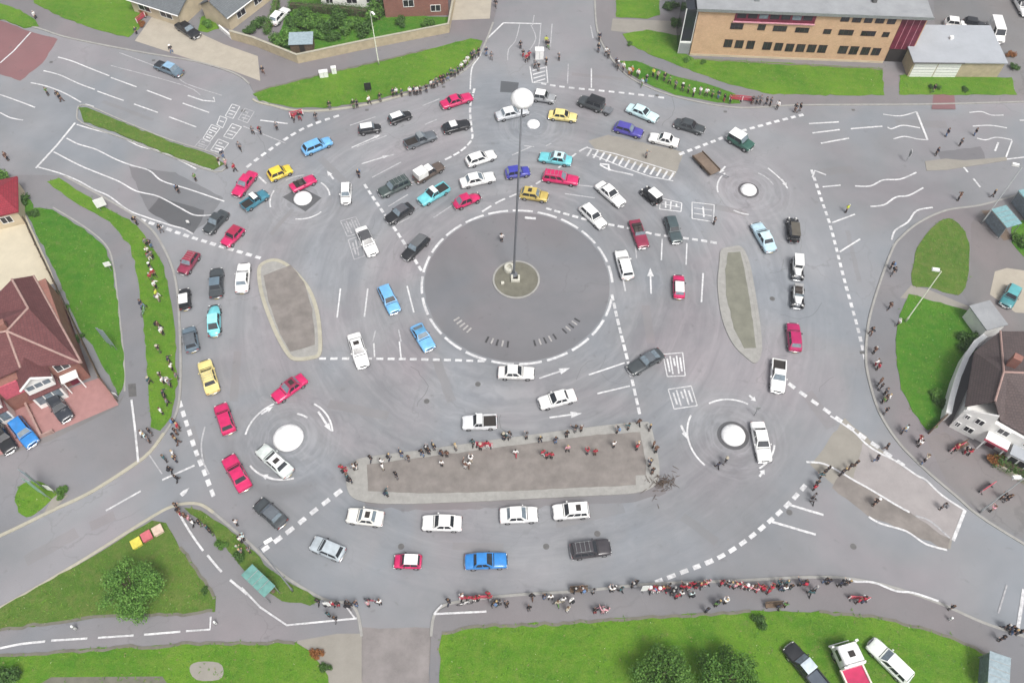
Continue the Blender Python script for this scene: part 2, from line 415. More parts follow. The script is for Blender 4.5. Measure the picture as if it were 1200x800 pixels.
def line(pts, w=.16, mat='white', smooth=0, base=0.0, name='road_marking', z=None):
    if smooth: pts = catmull(pts, smooth)
    z = nextz(base) if z is None else z; w *= .86
    bm = BM(); ribbon(bm, world(pts, z), w, z)
    o = part(name, bm, M[mat], None)
    if sum(p.normal.z for p in o.data.polygons) < 0: o.data.flip_normals()
    return tag(o, kind='structure')
def dashes(pts, dash, gap, w=.3, mat='white', smooth=6, base=0.0, wts=None):
    if smooth: pts = catmull(pts, smooth)
    z = nextz(base); ws = resample(world(pts, z), .1, False)
    bm = BM(); acc = 0; seg = [ws[0]]; on = True; w *= .92
    for a, b in zip(ws, ws[1:]):
        acc += (b-a).length; seg.append(b)
        if acc >= (dash if on else gap):
            if on and len(seg) > 1: ribbon(bm, [seg[0]]+seg[2:-2:3]+[seg[-1]], w*random.uniform(.92, 1.08), z)
            seg = [b]; acc = 0; on = not on
    o = part('road_marking', bm, M[mat], None)
    if o.data.polygons and sum(p.normal.z for p in o.data.polygons) < 0: o.data.flip_normals()
    return tag(o, kind='structure')
def uv_walls(me, scale=1.0):
    """metre-scaled UVs: horizontal run and height (slope distance on roofs)"""
    uvl = me.uv_layers.new(name='UVMap')
    for p in me.polygons:
        n = p.normal; h = Vector((-n.y, n.x, 0))
        if h.length < 1e-3: h = Vector((1, 0, 0))
        h.normalize(); s = n.cross(h)
        for li in p.loop_indices:
            co = me.vertices[me.loops[li].vertex_index].co
            uvl.data[li].uv = (co.dot(h)*scale, co.dot(s)*scale)
ORD = ['first', 'second', 'third', 'fourth', 'fifth', 'sixth', 'seventh', 'eighth', 'ninth', 'tenth', 'eleventh', 'twelfth', 'thirteenth', 'fourteenth', 'fifteenth', 'sixteenth', 'seventeenth', 'eighteenth', 'nineteenth', 'twentieth']
TENS = {20: 'twenty', 30: 'thirty', 40: 'forty', 50: 'fifty'}
def ordinal(i):
    if i < 20: return ORD[i]
    n = i+1; t = n//10*10
    return TENS[t]+'-'+ORD[n-t-1] if n > t else {30: 'thirtieth', 40: 'fortieth', 50: 'fiftieth'}[n]
# ================================================================== GROUND
bm = BM()
for x0, x1, y0, y1 in ((-260, 260, -60, 330),):
    vs = [bm.verts.new(p) for p in ((x0, y0, 0), (x1, y0, 0), (x1, y1, 0), (x0, y1, 0))]; bm.faces.new(vs)
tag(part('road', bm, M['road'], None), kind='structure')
PZ, GZ = .10, .15
# pavements (raised kerbed sheets)
NW = [(-80, -70), (-80, 5), (0, 22), (45, 33), (80, 44), (160, 60), (230, 72), (275, 86), (292, 98), (300, 113), (320, 124), (345, 130), (380, 130), (430, 123), (480, 110), (518, 97), (546, 81), (562, 63), (570, 47), (578, 26), (584, 0), (588, -40), (588, -70)]
NE = [(694, -70), (697, 0), (700, 35), (712, 62), (735, 88), (765, 104), (800, 115), (845, 124), (880, 126), (940, 123), (1085, 122), (1200, 119), (1290, 119), (1290, -70)]
EA = [(1290, 205), (1200, 226), (1150, 240), (1110, 246), (1078, 260), (1057, 277), (1046, 292), (1030, 335), (1018, 378), (1015, 420), (1020, 450), (1032, 485), (1055, 520), (1085, 550), (1120, 580), (1160, 612), (1290, 690)]
SO = [(500, 880), (505, 745), (510, 718), (530, 706), (600, 697), (680, 692), (760, 684), (860, 680), (940, 676), (990, 677), (1040, 686), (1100, 706), (1150, 728), (1200, 745), (1290, 775), (1290, 880)]
SW = [(-80, 765), (-80, 752), (0, 712), (90, 660), (175, 607), (205, 592), (232, 590), (250, 600), (290, 634), (330, 672), (378, 701), (405, 706), (418, 716), (424, 745), (424, 880), (-80, 880)]
WE = [(-80, 195), (0, 205), (50, 205), (75, 206), (125, 233), (168, 260), (190, 287), (206, 330), (211, 400), (211, 455), (206, 485), (192, 508), (165, 538), (110, 574), (60, 598), (0, 627), (-80, 660)]
for nm, p in (('pavement', NW), ('pavement', NE), ('pavement', EA), ('pavement', SO), ('pavement', SW), ('pavement', WE)):
    slab(nm, p, PZ, M['pave_w'] if p in (SW, WE) else M['pave'])
def kerb(pts, mat='kerb', w=.28, z=PZ+.015, sm=5):
    bm = BM(); ws = world(catmull(pts, sm), z); ribbon(bm, ws, w, z, .12)
    tag(part('kerb', bm, M[mat], None), kind='structure')
kerb(NW[1:9]); kerb(NW[9:20]); kerb(NE[1:12]); kerb(EA[1:17]); kerb(SO[1:15]); kerb(SW[1:8], 'kerb_y', .32); kerb(SW[7:14]); kerb(WE[3:12]); kerb(WE[12:17], 'kerb_y', .35)
kerb([(192, 507), (168, 536), (110, 574)], 'kerb_y', .35, PZ+.02)
# surfaces on the pavements
def sheet(name, pts, mat, lv=1, sm=0, jit=0): return slab(name, pts, PZ+.004*lv, M[mat], None, sm, jit)
sheet('driveway', [(158, 48), (180, 17), (206, 24), (236, 40), (262, 52), (302, 66), (305, 95), (270, 82), (225, 70)], 'drive')
sheet('driveway', [(527, 24), (531, -20), (578, -20), (574, 22)], 'drive')
sheet('path', [(716, 36), (718, 22), (790, 25), (798, 45), (770, 46), (740, 39)], 'tan', 1)
sheet('yard', [(1094, 0), (1100, -50), (1290, -50), (1290, 112), (1192, 112), (1186, 88), (1165, 84), (1160, 40), (1096, 30)], 'yard', 1)
sheet('driveway', [(1138, 262), (1150, 246), (1290, 250), (1290, 420), (1180, 400), (1142, 366), (1128, 345), (1138, 310)], 'yard', 1)
sheet('driveway', [(1160, 345), (1166, 318), (1180, 314), (1290, 330), (1290, 372), (1190, 366)], 'drive', 2)
sheet('path', [(1150, 247), (1168, 246), (1186, 280), (1176, 282)], 'brownearth', 3)
sheet('driveway', [(1085, 514), (1108, 506), (1150, 535), (1290, 620), (1290, 680), (1160, 610), (1110, 565)], 'yard', 1)
sheet('driveway', [(-40, 500), (100, 448), (118, 442), (139, 474), (60, 508), (-40, 550)], 'pinkpave', 2)
sheet('driveway', [(-60, 250), (28, 248), (60, 318), (66, 335), (-60, 345)], 'cream', 1)
sheet('path', [(55, 335), (68, 330), (100, 400), (118, 440), (100, 446)], 'pave', 2)
sheet('path', [(-60, 522), (-60, 556), (60, 516), (139, 476), (146, 462), (139, 470), (60, 507)], 'yard', 1)
sheet('path', [(395, 742), (424, 742), (424, 860), (398, 860), (380, 790), (340, 752)], 'tan', 1)
slab('driveway', [(424, 735), (505, 735), (500, 880), (424, 880)], .006, M['soil'], None, jit=.3)
sheet('path', [(1055, 349), (1068, 334), (1090, 340), (1138, 360), (1144, 366), (1120, 362), (1085, 351), (1066, 350)], 'tan', 4)
# road sheets
slab('road', [(-60, 15), (0, 24), (35, 37), (68, 46), (50, 74), (24, 95), (0, 87), (-60, 70)], .004, M['red'], None, jit=.22)
slab('road', [(150, 195), (205, 202), (262, 232), (240, 262), (225, 272), (173, 247)], .005, M['patch2'], None, jit=.22)
slab('road', [(187, 231), (240, 247), (236, 260), (227, 273), (198, 262), (173, 247)], .007, M['patch'], None, jit=.22)
slab('road', [(160, 196), (185, 200), (258, 232), (246, 249), (220, 235)], .007, M['patch2'], None, jit=.22)
slab('road', [(587, 95), (608, 97), (606, 109), (586, 108)], .005, M['patch'], None)
slab('road', [(690, 165), (712, 158), (802, 178), (790, 208), (700, 178)], .005, M['tan'], None, jit=.22)
slab('road', [(950, 545), (990, 490), (1030, 525), (1070, 555), (1130, 597), (1113, 643), (1020, 605)], .005, M['tan'], None, jit=.22)
slab('road', [(985, 553), (1020, 573), (1066, 600), (1113, 632), (1110, 644), (1062, 622), (1018, 605), (975, 572)], .008, M['islandtop'], None, jit=.25)
slab('road', [(1000, 560), (1012, 518), (1035, 532), (1075, 557), (1130, 597), (1115, 635), (1066, 600), (1020, 572)], .007, M['pinkish'], None, jit=.2)
slab('road', [(425, 585), (480, 588), (560, 585), (640, 582), (740, 576), (775, 566), (782, 576), (745, 588), (640, 593), (560, 596), (470, 598), (428, 592)], .0035, M['pave'], None, jit=.35)  # kerb shadow and wet stain below the long island, painted as a darker sheet
slab('road', [(1084, 189), (1108, 186), (1130, 188), (1180, 184), (1180, 188), (1110, 199), (1086, 200)], .05, M['tan'], -.02)
slab('road', [(1098, 178), (1150, 172), (1155, 186), (1104, 190)], .006, M['patch2'], None, jit=.22)
slab('road', [(274, 411), (283, 412), (279, 470), (269, 470)], .005, M['trench'], None, jit=.15)
slab('road', [(1094, 110), (1118, 110), (1120, 128), (1092, 128)], .105, M['red'], None)
for (x, y, s) in ((700, 625, .0), (500, 470, 0), (640, 640, 0), (925, 600, 0), (470, 640, 0), (285, 130, 0), (1000, 640, 0), (560, 450, 0), (905, 350, 0)):
    c = G(x, y); bm = BM(); lathe(bm, [(.33, .009), (0.0, .012)], 16, off=(c.x, c.y, 0)); tag(part('manhole_cover', bm, M['manhole'], None), kind='structure')
# trench reinstatements, tar seams and gullies
for k, (x, y, dx, dy, w_) in enumerate(((420, 480, 70, 14, .8), (520, 445, 18, 50, .7), (690, 600, 80, -18, .9), (820, 620, 40, 30, .7), (230, 520, 12, 40, .6), (460, 560, -40, 26, .6), (560, 640, 60, 2, .8), (390, 200, 30, 30, .7), (850, 245, 50, 12, .6), (960, 480, 30, 40, .8), (1000, 300, 14, 60, .7), (700, 90, 60, 6, .6), (330, 260, -26, 30, .7), (650, 545, 90, -8, .5), (760, 380, 6, 44, .6), (150, 130, 60, 22, .8), (1080, 145, 60, 3, .7), (980, 200, 40, -4, .6), (60, 640, 60, -34, .8), (120, 610, 30, -14, .7))):
    bm = BM(); ws = resample(world([(x-dx/2, y-dy/2), (x+dx/2, y+dy/2)], .003), .8, False)
    ws = [p+Vector((mnoise.noise(p*.8), mnoise.noise(p*.8+Vector((4, 4, 4))), 0))*.12 for p in ws]; ribbon(bm, ws, w_*random.uniform(.7, 2.2), .0028+k*.00003)
    o = part('road', bm, M['trench'], None); tag(o, kind='structure')
    if sum(p.normal.z for p in o.data.polygons) < 0: o.data.flip_normals()
for k in range(16):
    x, y = random.uniform(250, 980), random.uniform(110, 660); c = G(x, y)
    if (c-CEN).length < 13: continue
    a = random.uniform(0, 6.28); ws = [c]
    for j in range(random.randint(5, 14)): a += random.gauss(0, .35); ws.append(ws[-1]+Vector((math.cos(a), math.sin(a), 0))*.6)
    bm = BM(); ribbon(bm, ws, random.uniform(.04, .09), .0036+k*.00002); o = part('road', bm, M['patch2'], None); tag(o, kind='structure')
    if sum(p.normal.z for p in o.data.polygons) < 0: o.data.flip_normals()
for (x, y) in ((350, 134), (430, 126), (520, 99), (770, 109), (850, 128), (1000, 126), (212, 400), (208, 340), (1010, 410), (1028, 345), (560, 703), (700, 696), (880, 684), (300, 650), (60, 70), (180, 68)):
    c = G(x, y+3); bm = BM(); box(bm, c.x-.25, c.x+.25, c.y-.2, c.y+.2, -.02, .008); tag(part('manhole_cover', bm, M['manhole'], None), kind='structure')
# central disc and its painted ring
CR = 12.0
def circ_px(r, n=72, a0=0, a1=360): return [PX(CEN+Vector((math.cos(R(a0+(a1-a0)*i/n))*r, math.sin(R(a0+(a1-a0)*i/n))*r, 0))) for i in range(n)]
slab('road', circ_px(CR-.35), .004, M['disc'], None, jit=.12)
dashes(circ_px(CR, 140)+[circ_px(CR, 140)[0]], 2.6, .55, .34, 'white', 0)
IC = G(605, 327)
def circ_at(c, r, n=48): return [PX(c+Vector((math.cos(2*math.pi*i/n)*r, math.sin(2*math.pi*i/n)*r, 0))) for i in range(n)]
slab('ground', circ_at(IC, 2.75), .11, M['dirt'], -.02)
kerb_ring('kerb', circ_at(IC, 3.0), .13, M['kerb'], .24)
# studded groups of setts facing the traffic on the centre disc
for g0, g1, mt in ((217, 231, 'stud_pale'), (247, 263, 'stud'), (283, 299, 'stud'), (308, 322, 'stud')):
    for k in range(5):
        a = R(g0+(g1-g0)*k/4); p = CEN+Vector((math.cos(a), math.sin(a), 0))*9.3
        bm = BM(); bbox_bev(bm, -.42, .42, -.10, .10, 0, .06, bev=.02, rot=Matrix.Rotation(a, 3, 'Z'), off=(p.x, p.y, .004))
        tag(part('raised_sett', bm, M['stud_pale' if (k % 2 or mt == 'stud_pale') else 'stud'], None), 'small raised sett in the ring of setts on the central disc', 'sett', 'raised setts round the central disc')
# ------------------------------------------------------------------ grass
def verge(pts, mat='grass', sm=0, jit=.26, z=GZ): return slab('grass', pts, z, M[mat], 0.0, sm, jit, kind='structure')
verge([(-60, -8), (0, 4), (24, 12), (42, 24), (46, 31), (28, 32), (0, 22), (-60, 8)])
verge([(30, -40), (150, -40), (152, 0), (167, 14), (163, 34), (150, 44), (120, 37), (76, 22), (40, 4)])
verge([(296, 110), (318, 102), (345, 96), (430, 76), (500, 59), (552, 45), (566, 48), (559, 62), (544, 79), (518, 93), (480, 106), (430, 119), (380, 126), (345, 126), (322, 121), (304, 117)])
verge([(722, -20), (772, -20), (773, 18), (760, 22), (722, 20)])
verge([(730, 40), (758, 35), (796, 42), (798, 60), (812, 68), (900, 73), (1034, 80), (1036, 111), (1000, 112), (900, 110), (850, 97), (800, 79), (760, 63), (738, 52)])
verge([(727, 72), (745, 71), (790, 89), (830, 99), (862, 110), (868, 122), (840, 120), (792, 111), (760, 99), (738, 86)], 'grass_dark')
verge([(1054, 88), (1186, 91), (1191, 111), (1054, 111)])
verge([(1108, 256), (1120, 259), (1131, 272), (1136, 292), (1135, 318), (1128, 342), (1112, 344), (1090, 337), (1069, 334), (1070, 312), (1076, 290), (1092, 268)], 'grass_dry', 3)
verge([(1066, 344), (1085, 350), (1142, 366), (1144, 385), (1132, 425), (1120, 448), (1108, 482), (1098, 500), (1086, 503), (1070, 482), (1056, 455), (1050, 420), (1050, 390), (1057, 362)], 'grass_dark')
verge([(516, 880), (515, 760), (519, 741), (560, 733), (640, 730), (760, 722), (880, 716), (960, 716), (1030, 722), (1080, 735), (1140, 756), (1164, 774), (1172, 880)])
verge([(-60, 745), (0, 712), (90, 662), (178, 610), (194, 612), (210, 640), (235, 674), (252, 700), (251, 716), (200, 721), (120, 722), (60, 731), (0, 738), (-60, 752)], 'grass_dry')
verge([(-60, 772), (0, 768), (100, 760), (200, 755), (300, 752), (346, 752), (364, 764), (384, 790), (392, 880), (-60, 880)])
verge([(216, 594), (236, 598), (266, 618), (290, 640), (318, 668), (352, 690), (376, 702), (362, 709), (330, 703), (308, 690), (292, 674), (268, 646), (240, 614)], 'grass_dry')
verge([(40, 243), (62, 246), (98, 268), (122, 288), (131, 310), (138, 360), (145, 420), (145, 455), (138, 463), (127, 440), (108, 404), (94, 388), (62, 312), (34, 256)], 'grass_dark')
verge([(54, 212), (70, 209), (110, 235), (160, 264), (176, 285), (192, 312), (201, 360), (206, 400), (207, 450), (201, 488), (186, 505), (177, 500), (173, 440), (168, 380), (162, 330), (153, 288), (128, 259), (88, 238)])
verge([(-60, 200), (0, 206), (26, 226), (40, 240), (34, 256), (20, 236), (0, 226), (-60, 220)], 'grass_dark')
verge([(92, 126), (102, 126), (150, 146), (200, 166), (250, 182), (262, 192), (250, 199), (200, 181), (150, 161), (98, 142)], 'grass_dry')
verge([(18, 580), (28, 566), (44, 563), (60, 572), (68, 580), (52, 592), (36, 605), (22, 600)], 'grass', 3)
verge([(1186, 264), (1290, 220), (1290, 330), (1200, 300), (1186, 285)], 'grass_dark')
verge([(320, 62), (338, 10), (346, -30), (446, -30), (450, 18), (527, 20), (524, 30), (350, 68)], 'grass_dark')
verge([(232, 36), (236, 20), (250, 16), (256, 33), (244, 38)], 'grass')
slab('path', [(222, 782), (232, 775), (256, 776), (262, 786), (256, 796), (230, 796)], GZ+.006, M['tan'], None, 3)
slab('path', [(48, 800), (60, 793), (190, 792), (200, 806), (48, 815)], GZ+.006, M['dirt'], None)
slab('path', [(60, 585), (72, 575), (80, 580), (64, 595), (52, 600)], GZ+.006, M['tan'], None)
kerb([(92, 124), (104, 124), (150, 144), (200, 164), (252, 180), (265, 192), (252, 201), (200, 183), (148, 163), (96, 144), (90, 132), (92, 124)], 'kerb', .22, .12, 3)
kerb([(296, 116), (304, 120), (322, 124), (345, 129), (380, 129), (430, 122), (480, 109)], 'kerb_y', .3, .14)
kerb([(146, 458), (145, 420), (139, 362), (133, 312), (124, 287), (98, 265), (62, 243)], 'kerb', .2, PZ+.03)
for pts in ([(519, 742), (560, 734), (640, 731), (760, 723), (880, 717)], [(960, 717), (1030, 723), (1080, 736), (1140, 757), (1164, 775)], [(0, 737), (60, 730), (120, 721), (200, 720), (250, 716)], [(0, 769), (100, 761), (200, 756), (300, 753), (346, 753)], [(210, 640), (235, 674), (251, 700)], [(812, 69), (900, 74), (1034, 81)], [(300, 108), (345, 95), (430, 75), (500, 58)]):
    bm = BM(); ws = resample(world(catmull(pts, 5), GZ+.004), .5, False); ws = [p+Vector((mnoise.noise(p*.9), mnoise.noise(p*.9+Vector((7, 2, 5))), 0))*.3 for p in ws]; ribbon(bm, ws, .3, GZ+.004)
    o = part('path', bm, M['dirt'], None); tag(o, kind='structure')
    if sum(p.normal.z for p in o.data.polygons) < 0: o.data.flip_normals()
# ------------------------------------------------------------------ traffic islands
def island(pts, inner, mat, sm, km='kerb', h=.13):
    kerb_ring('kerb', pts, h, M[km], .45, smooth=sm)
    slab('traffic_island', pts if not sm else catmull(pts, sm, True), h-.02, M['kerb'], -.02)
    if inner: slab('traffic_island', inner, h+.004, M[mat], .02, jit=.1)
I1 = [(303, 311), (318, 303), (333, 306), (348, 318), (364, 338), (373, 362), (377, 390), (376, 415), (362, 421), (345, 422), (336, 416), (322, 392), (308, 356), (302, 330)]
island(I1, [(309, 323), (341, 310), (356, 330), (366, 362), (369, 395), (369, 404), (340, 412), (328, 390), (314, 352)], 'islandtop', 4, 'kerb_y')
I2 = [(845, 293), (856, 289), (869, 289), (878, 306), (885, 340), (891, 380), (893, 410), (886, 425), (874, 418), (858, 401), (846, 372), (841, 335), (843, 308)]
island(I2, [(853, 296), (868, 295), (876, 335), (884, 390), (886, 407), (872, 408), (860, 384), (851, 345), (850, 316)], 'islandgreen', 4)
I3 = [(406, 550), (414, 541), (430, 535), (500, 526), (600, 512), (700, 499), (752, 494), (762, 498), (768, 520), (773, 548), (768, 568), (745, 577), (700, 580), (640, 583), (560, 587), (470, 590), (425, 587), (408, 576)]
island(I3, [(430, 544), (500, 535), (600, 522), (700, 509), (750, 506), (757, 540), (757, 556), (745, 557), (745, 568), (700, 570), (600, 575), (500, 578), (431, 575)], 'islandtop', 4)
# painted domes of the five small roundabouts
for i, (x, y, rad) in enumerate(MINIS):
    q = G(x, y); r = {0: .95, 1: 1.25, 2: 1.72, 3: 1.38, 4: 1.12}[i]
    bm = BM(); lathe(bm, [(r, .0), (r*.98, .1*r), (r*.87, .27*r), (r*.68, .40*r), (r*.42, .50*r), (r*.18, .54*r), (0, .55*r)], 40)
    t = thing('painted_dome', ['white painted dome, the small one beside the tall mast head', 'white painted dome on a dark square base beside the red convertible', 'largest white painted dome, beside the white car turning', 'white painted dome with a dark rim beside the long white saloon', 'white painted dome near the dark green jeep'][i], 'roundabout dome', (q.x, q.y, .004), 0, None)
    part('dome', bm, M['dome'], t, True)
    if i == 1:
        bm = BM(); ws = world([(331, 231), (352, 219), (377, 232), (358, 248)], 0); poly_mesh(bm, [p-q for p in ws], None, .004)
        part('base_patch', bm, M['patch'], t)
    elif i in (3, 4):
        bm = BM(); lathe(bm, [(r*1.28, .002), (r*1.25, .012), (r*.9, .014)], 40); part('rim', bm, M['patch'], t)
# ================================================================== ROAD MARKINGS
gw = dict(dash=.75, gap=.5, w=.5)
dashes([(289, 196), (310, 180), (333, 164), (357, 150), (380, 141), (402, 134)], **gw)
dashes([(165, 257), (190, 266), (215, 275), (260, 289), (311, 304)], **gw)
dashes([(210, 470), (220, 500), (230, 530), (241, 557), (251, 583)], dash=.75, gap=.5, w=.5)
dashes([(306, 646), (340, 621), (370, 597), (404, 571)], dash=.85, gap=.55, w=.55)
dashes([(374, 420), (430, 420), (500, 421), (568, 423)], dash=.8, gap=.5, w=.35)
dashes([(634, 98), (660, 102), (700, 106), (740, 110), (780, 115)], dash=.8, gap=.55, w=.42)
dashes([(796, 181), (830, 168), (862, 156), (900, 145), (943, 134)], **gw)
dashes([(951, 199), (962, 232), (974, 268), (990, 330), (1004, 380), (1015, 424)], dash=.7, gap=.45, w=.42)
dashes([(924, 449), (950, 468), (980, 489), (1008, 509), (1035, 528), (1072, 554)], dash=.85, gap=.6, w=.5)
dashes([(768, 682), (805, 668), (840, 654), (870, 636), (900, 612), (926, 588), (944, 568)], dash=.8, gap=.5, w=.5)
dashes([(717, 345), (725, 380), (735, 420), (743, 455), (751, 491)], dash=.85, gap=.3, w=.38)
dashes([(427, 216), (445, 243), (470, 279), (497, 322)], dash=.8, gap=.35, w=.4)
dashes([(640, 244), (690, 258), (740, 268), (770, 275), (810, 280), (848, 286)], dash=.75, gap=.4, w=.4)
dashes([(556, 104), (551, 125), (552, 146), (553, 163), (540, 177), (520, 188)], dash=1.0, gap=.3, w=.35)
dashes([(565, 248), (585, 236), (610, 225), (640, 208), (675, 180), (690, 172)], dash=1.5, gap=.6, w=.3)
line([(570, 47), (562, 66), (553, 80), (551, 105)], .25, 'white', 4)
line([(590, 27), (560, 56)], .3); line([(590, 27), (634, 28)], .28)
for p in ([(609, 29), (604, 48), (596, 58), (595, 71)], [(622, 29), (628, 45), (620, 60)], [(634, 27), (632, 50), (630, 58)], [(647, 28), (645, 55)], [(626, 18), (624, 30)]): line(p, .18, 'white_old', 3)
line([(666, 75), (665, 98)], .2, 'white_old'); line([(693, 80), (693, 103)], .22); line([(692, 30), (695, 45)], .22, 'white_old')
# hatched refuge on the northern arm
line([(621, 78), (624, 97), (642, 97), (640, 76)], .2); 
for k in range(4): line([(624+k*.6, 83+k*4.5), (639, 79+k*4.5)], .28)
# hatched strip beside the north-eastern median
line([(687, 173), (720, 180), (760, 192), (792, 202)], .18); line([(694, 181), (730, 196), (762, 207), (789, 212)], .18)
for k in range(14):
    u = k/13; a = (692+u*96, 175+u*28); line([(a[0]+1.5, a[1]-.5), (a[0]-4, a[1]+8)], .32)
line([(703, 193), (715, 199), (742, 205)], .3, 'white', 3); line([(703, 192), (713, 193), (714, 200)], .35)
def arrow(a, b, head=1.0, w=.2, mat='white'):
    """turn or straight arrow: shaft plus triangular head towards b"""
    z = nextz(); A, B = G(*a, z), G(*b, z); d = (B-A); L = d.length; d.normalize(); n = Vector((-d.y, d.x, 0))
    bm = BM(); hb = B-d*min(1.3*head, L*.5)
    q = [A-n*w/2, A+n*w/2, hb+n*w/2, hb+n*.42*head, B, hb-n*.42*head, hb-n*w/2]
    vs = [bm.verts.new(p) for p in q]; bmesh.ops.triangulate(bm, faces=[bm.faces.new(vs)])
    o = part('road_marking', bm, M[mat], None)
    if o.data.polygons[0].normal.z < 0: o.data.flip_normals()
    tag(o, kind='structure')
arrow((763, 344), (762, 314)); arrow((632, 443), (668, 431), 1); arrow((644, 489), (682, 484)); arrow((733, 341), (729, 322), .6)
line([(395, 372), (399, 338)], .22); line([(427, 371), (431, 338)], .22); line([(485, 366), (477, 335)], .22); line([(437, 400), (440, 387)], .18, 'white_old'); line([(470, 400), (467, 386)], .18, 'white_old')
line([(439, 418), (438, 402)], .2); line([(470, 419), (468, 400)], .2)
line([(690, 439), (732, 425)], .22); line([(700, 461), (738, 452)], .22); line([(822, 354), (824, 320)], .24); line([(775, 305), (776, 280)], .2); line([(804, 310), (805, 285)], .2)
line([(746, 303), (744, 280)], .18, 'white_old'); line([(615, 255), (628, 256)], .45)
line([(560, 52), (556, 52)], .2)
for a, b in (((508, 255), (531, 240)), ((462, 264), (480, 255)), ((455, 242), (478, 228)), ((480, 215), (520, 200)), ((418, 172), (453, 159)), ((424, 192), (462, 181)), ((410, 147), (440, 137)), ((498, 146), (512, 140)), ((495, 124), (515, 116)), ((436, 208), (470, 190)), ((662, 227), (697, 232)), ((678, 217), (698, 219)), ((716, 199), (742, 206)), ((600, 182), (622, 172)), ((614, 171), (626, 172)), ((640, 171), (646, 168))): line([a, b], .22, 'white_old')
arrow((412, 173), (446, 158), .7); arrow((424, 192), (456, 182), .7)
# arcs round the small roundabouts
for c, segs in (((338, 513), ((4.9, 10, 62), (4.9, 118, 175), (5.0, 222, 285), (3.1, 55, 80))), ((859, 510), ((4.6, 60, 118), (5.1, 150, 225), (4.6, 300, 345))), ((355, 233), ((3.6, 10, 55), (4.4, 95, 130), (4.4, 160, 200), (3.6, 262, 320))), ((877, 223), ((3.7, 15, 60), (4.2, 130, 185), (4.4, 235, 262)))):
    q = G(*c)
    for r, a0, a1 in segs:
        pts = [PX(q+Vector((math.cos(R(a0+(a1-a0)*k/10))*r, math.sin(R(a0+(a1-a0)*k/10))*r, 0))) for k in range(11)]
        line(pts, .24, 'white' if random.random() < .75 else 'white_old')
for a, b in (((373, 482), (388, 505)), ((306, 485), (320, 476)), ((320, 561), (306, 556)), ((798, 498), (806, 515)), ((878, 463), (886, 470)), ((890, 558), (896, 550)), ((916, 210), (922, 219)), ((391, 210), (383, 200)), ((850, 195), (843, 203))): arrow(a, b, .8, .25)
# boxed route panels painted on the lanes (strokes only)
def panel(q, cols, rows, mat='white_old'):
    a, b, c, d = [Vector(p) for p in q]
    def at(u, v): p = a.lerp(b, u).lerp(d.lerp(c, u), v); return (p.x, p.y)
    for p, r in (((0, 0), (1, 0)), ((1, 0), (1, 1)), ((1, 1), (0, 1)), ((0, 1), (0, 0))): line([at(*p), at(*r)], .15, mat)
    for k in range(1, cols): line([at(k/cols, .1), at(k/cols, .9)], .22, mat)
    for k in range(1, rows): line([at(.08, k/rows), at(.92, k/rows)], .13, mat)
    for k in range(cols): line([at((k+.5)/cols, .2), at((k+.55)/cols, .55 if k % 2 else .8)], .25, mat)
panel([(777, 415), (800, 413), (803, 440), (782, 441)], 3, 1, 'white'); panel([(783, 456), (810, 452), (817, 475), (790, 479)], 3, 1, 'white')
panel([(774, 232), (799, 238), (798, 248), (773, 245)], 2, 2, 'white'); panel([(811, 237), (837, 240), (836, 260), (811, 256)], 1, 3, 'white')
panel([(399, 259), (417, 254), (425, 272), (407, 277)], 3, 1); panel([(408, 281), (424, 276), (427, 300), (415, 304)], 2, 2)
panel([(264, 136), (272, 122), (281, 125), (273, 139)], 2, 1, 'white'); panel([(279, 140), (287, 127), (298, 131), (290, 144)], 2, 2); panel([(254, 146), (258, 136), (266, 139), (261, 150)], 1, 1, 'white')
panel([(238, 162), (248, 146), (258, 150), (246, 166)], 3, 1, 'white'); panel([(262, 160), (272, 145), (283, 149), (272, 163)], 2, 1, 'white'); panel([(228, 172), (236, 163), (247, 167), (240, 176)], 2, 1); panel([(247, 176), (256, 163), (268, 168), (259, 179)], 2, 1, 'white')
# north-western dual carriageway
line([(0, 74), (16, 60), (36, 38)], .28); line([(42, 197), (66, 171), (88, 144)], .35)
for p in ([(68, 67), (85, 72), (105, 80), (128, 89)], [(51, 83), (70, 88), (92, 98), (111, 105)], [(36, 97), (54, 101), (75, 109), (95, 120)], [(0, 111), (20, 118), (41, 126)], [(0, 132), (12, 138), (27, 141)],
          [(90, 146), (110, 152), (140, 160), (165, 172), (190, 178), (230, 198)], [(78, 162), (92, 169), (112, 175), (134, 186), (152, 193), (175, 200), (190, 212), (222, 222), (263, 236)], [(63, 178), (78, 186), (96, 195), (118, 204), (140, 213), (160, 224), (185, 230), (210, 243), (228, 252), (248, 252)], [(45, 196), (70, 203), (92, 212), (110, 222), (128, 230), (150, 246), (170, 254), (200, 264), (215, 268), (226, 274)]):
    line(p, .24, 'white', 5)
for a, b in (((130, 91), (160, 102)), ((172, 106), (201, 117)), ((214, 121), (245, 132)), ((114, 107), (145, 118)), ((157, 122), (185, 132)), ((198, 137), (230, 149)), ((100, 122), (110, 125))): line([a, b], .24)
line([(82, 38), (98, 43), (127, 54)], .25); line([(82, 40), (80, 36), (100, 38)], .2, 'white_old'); line([(140, 62), (200, 85), (218, 98), (260, 112)], .2, 'white_old', 4)
line([(220, 112), (238, 118), (252, 119), (250, 114)], .28); line([(130, 77), (215, 100), (235, 112)], .18, 'white_old', 3)
line([(305, 141), (337, 145)], .3); line([(285, 148), (335, 168)], .2, 'white_old'); line([(298, 202), (312, 215)], .3)
line([(210, 186), (250, 200)], .2, 'white_old')
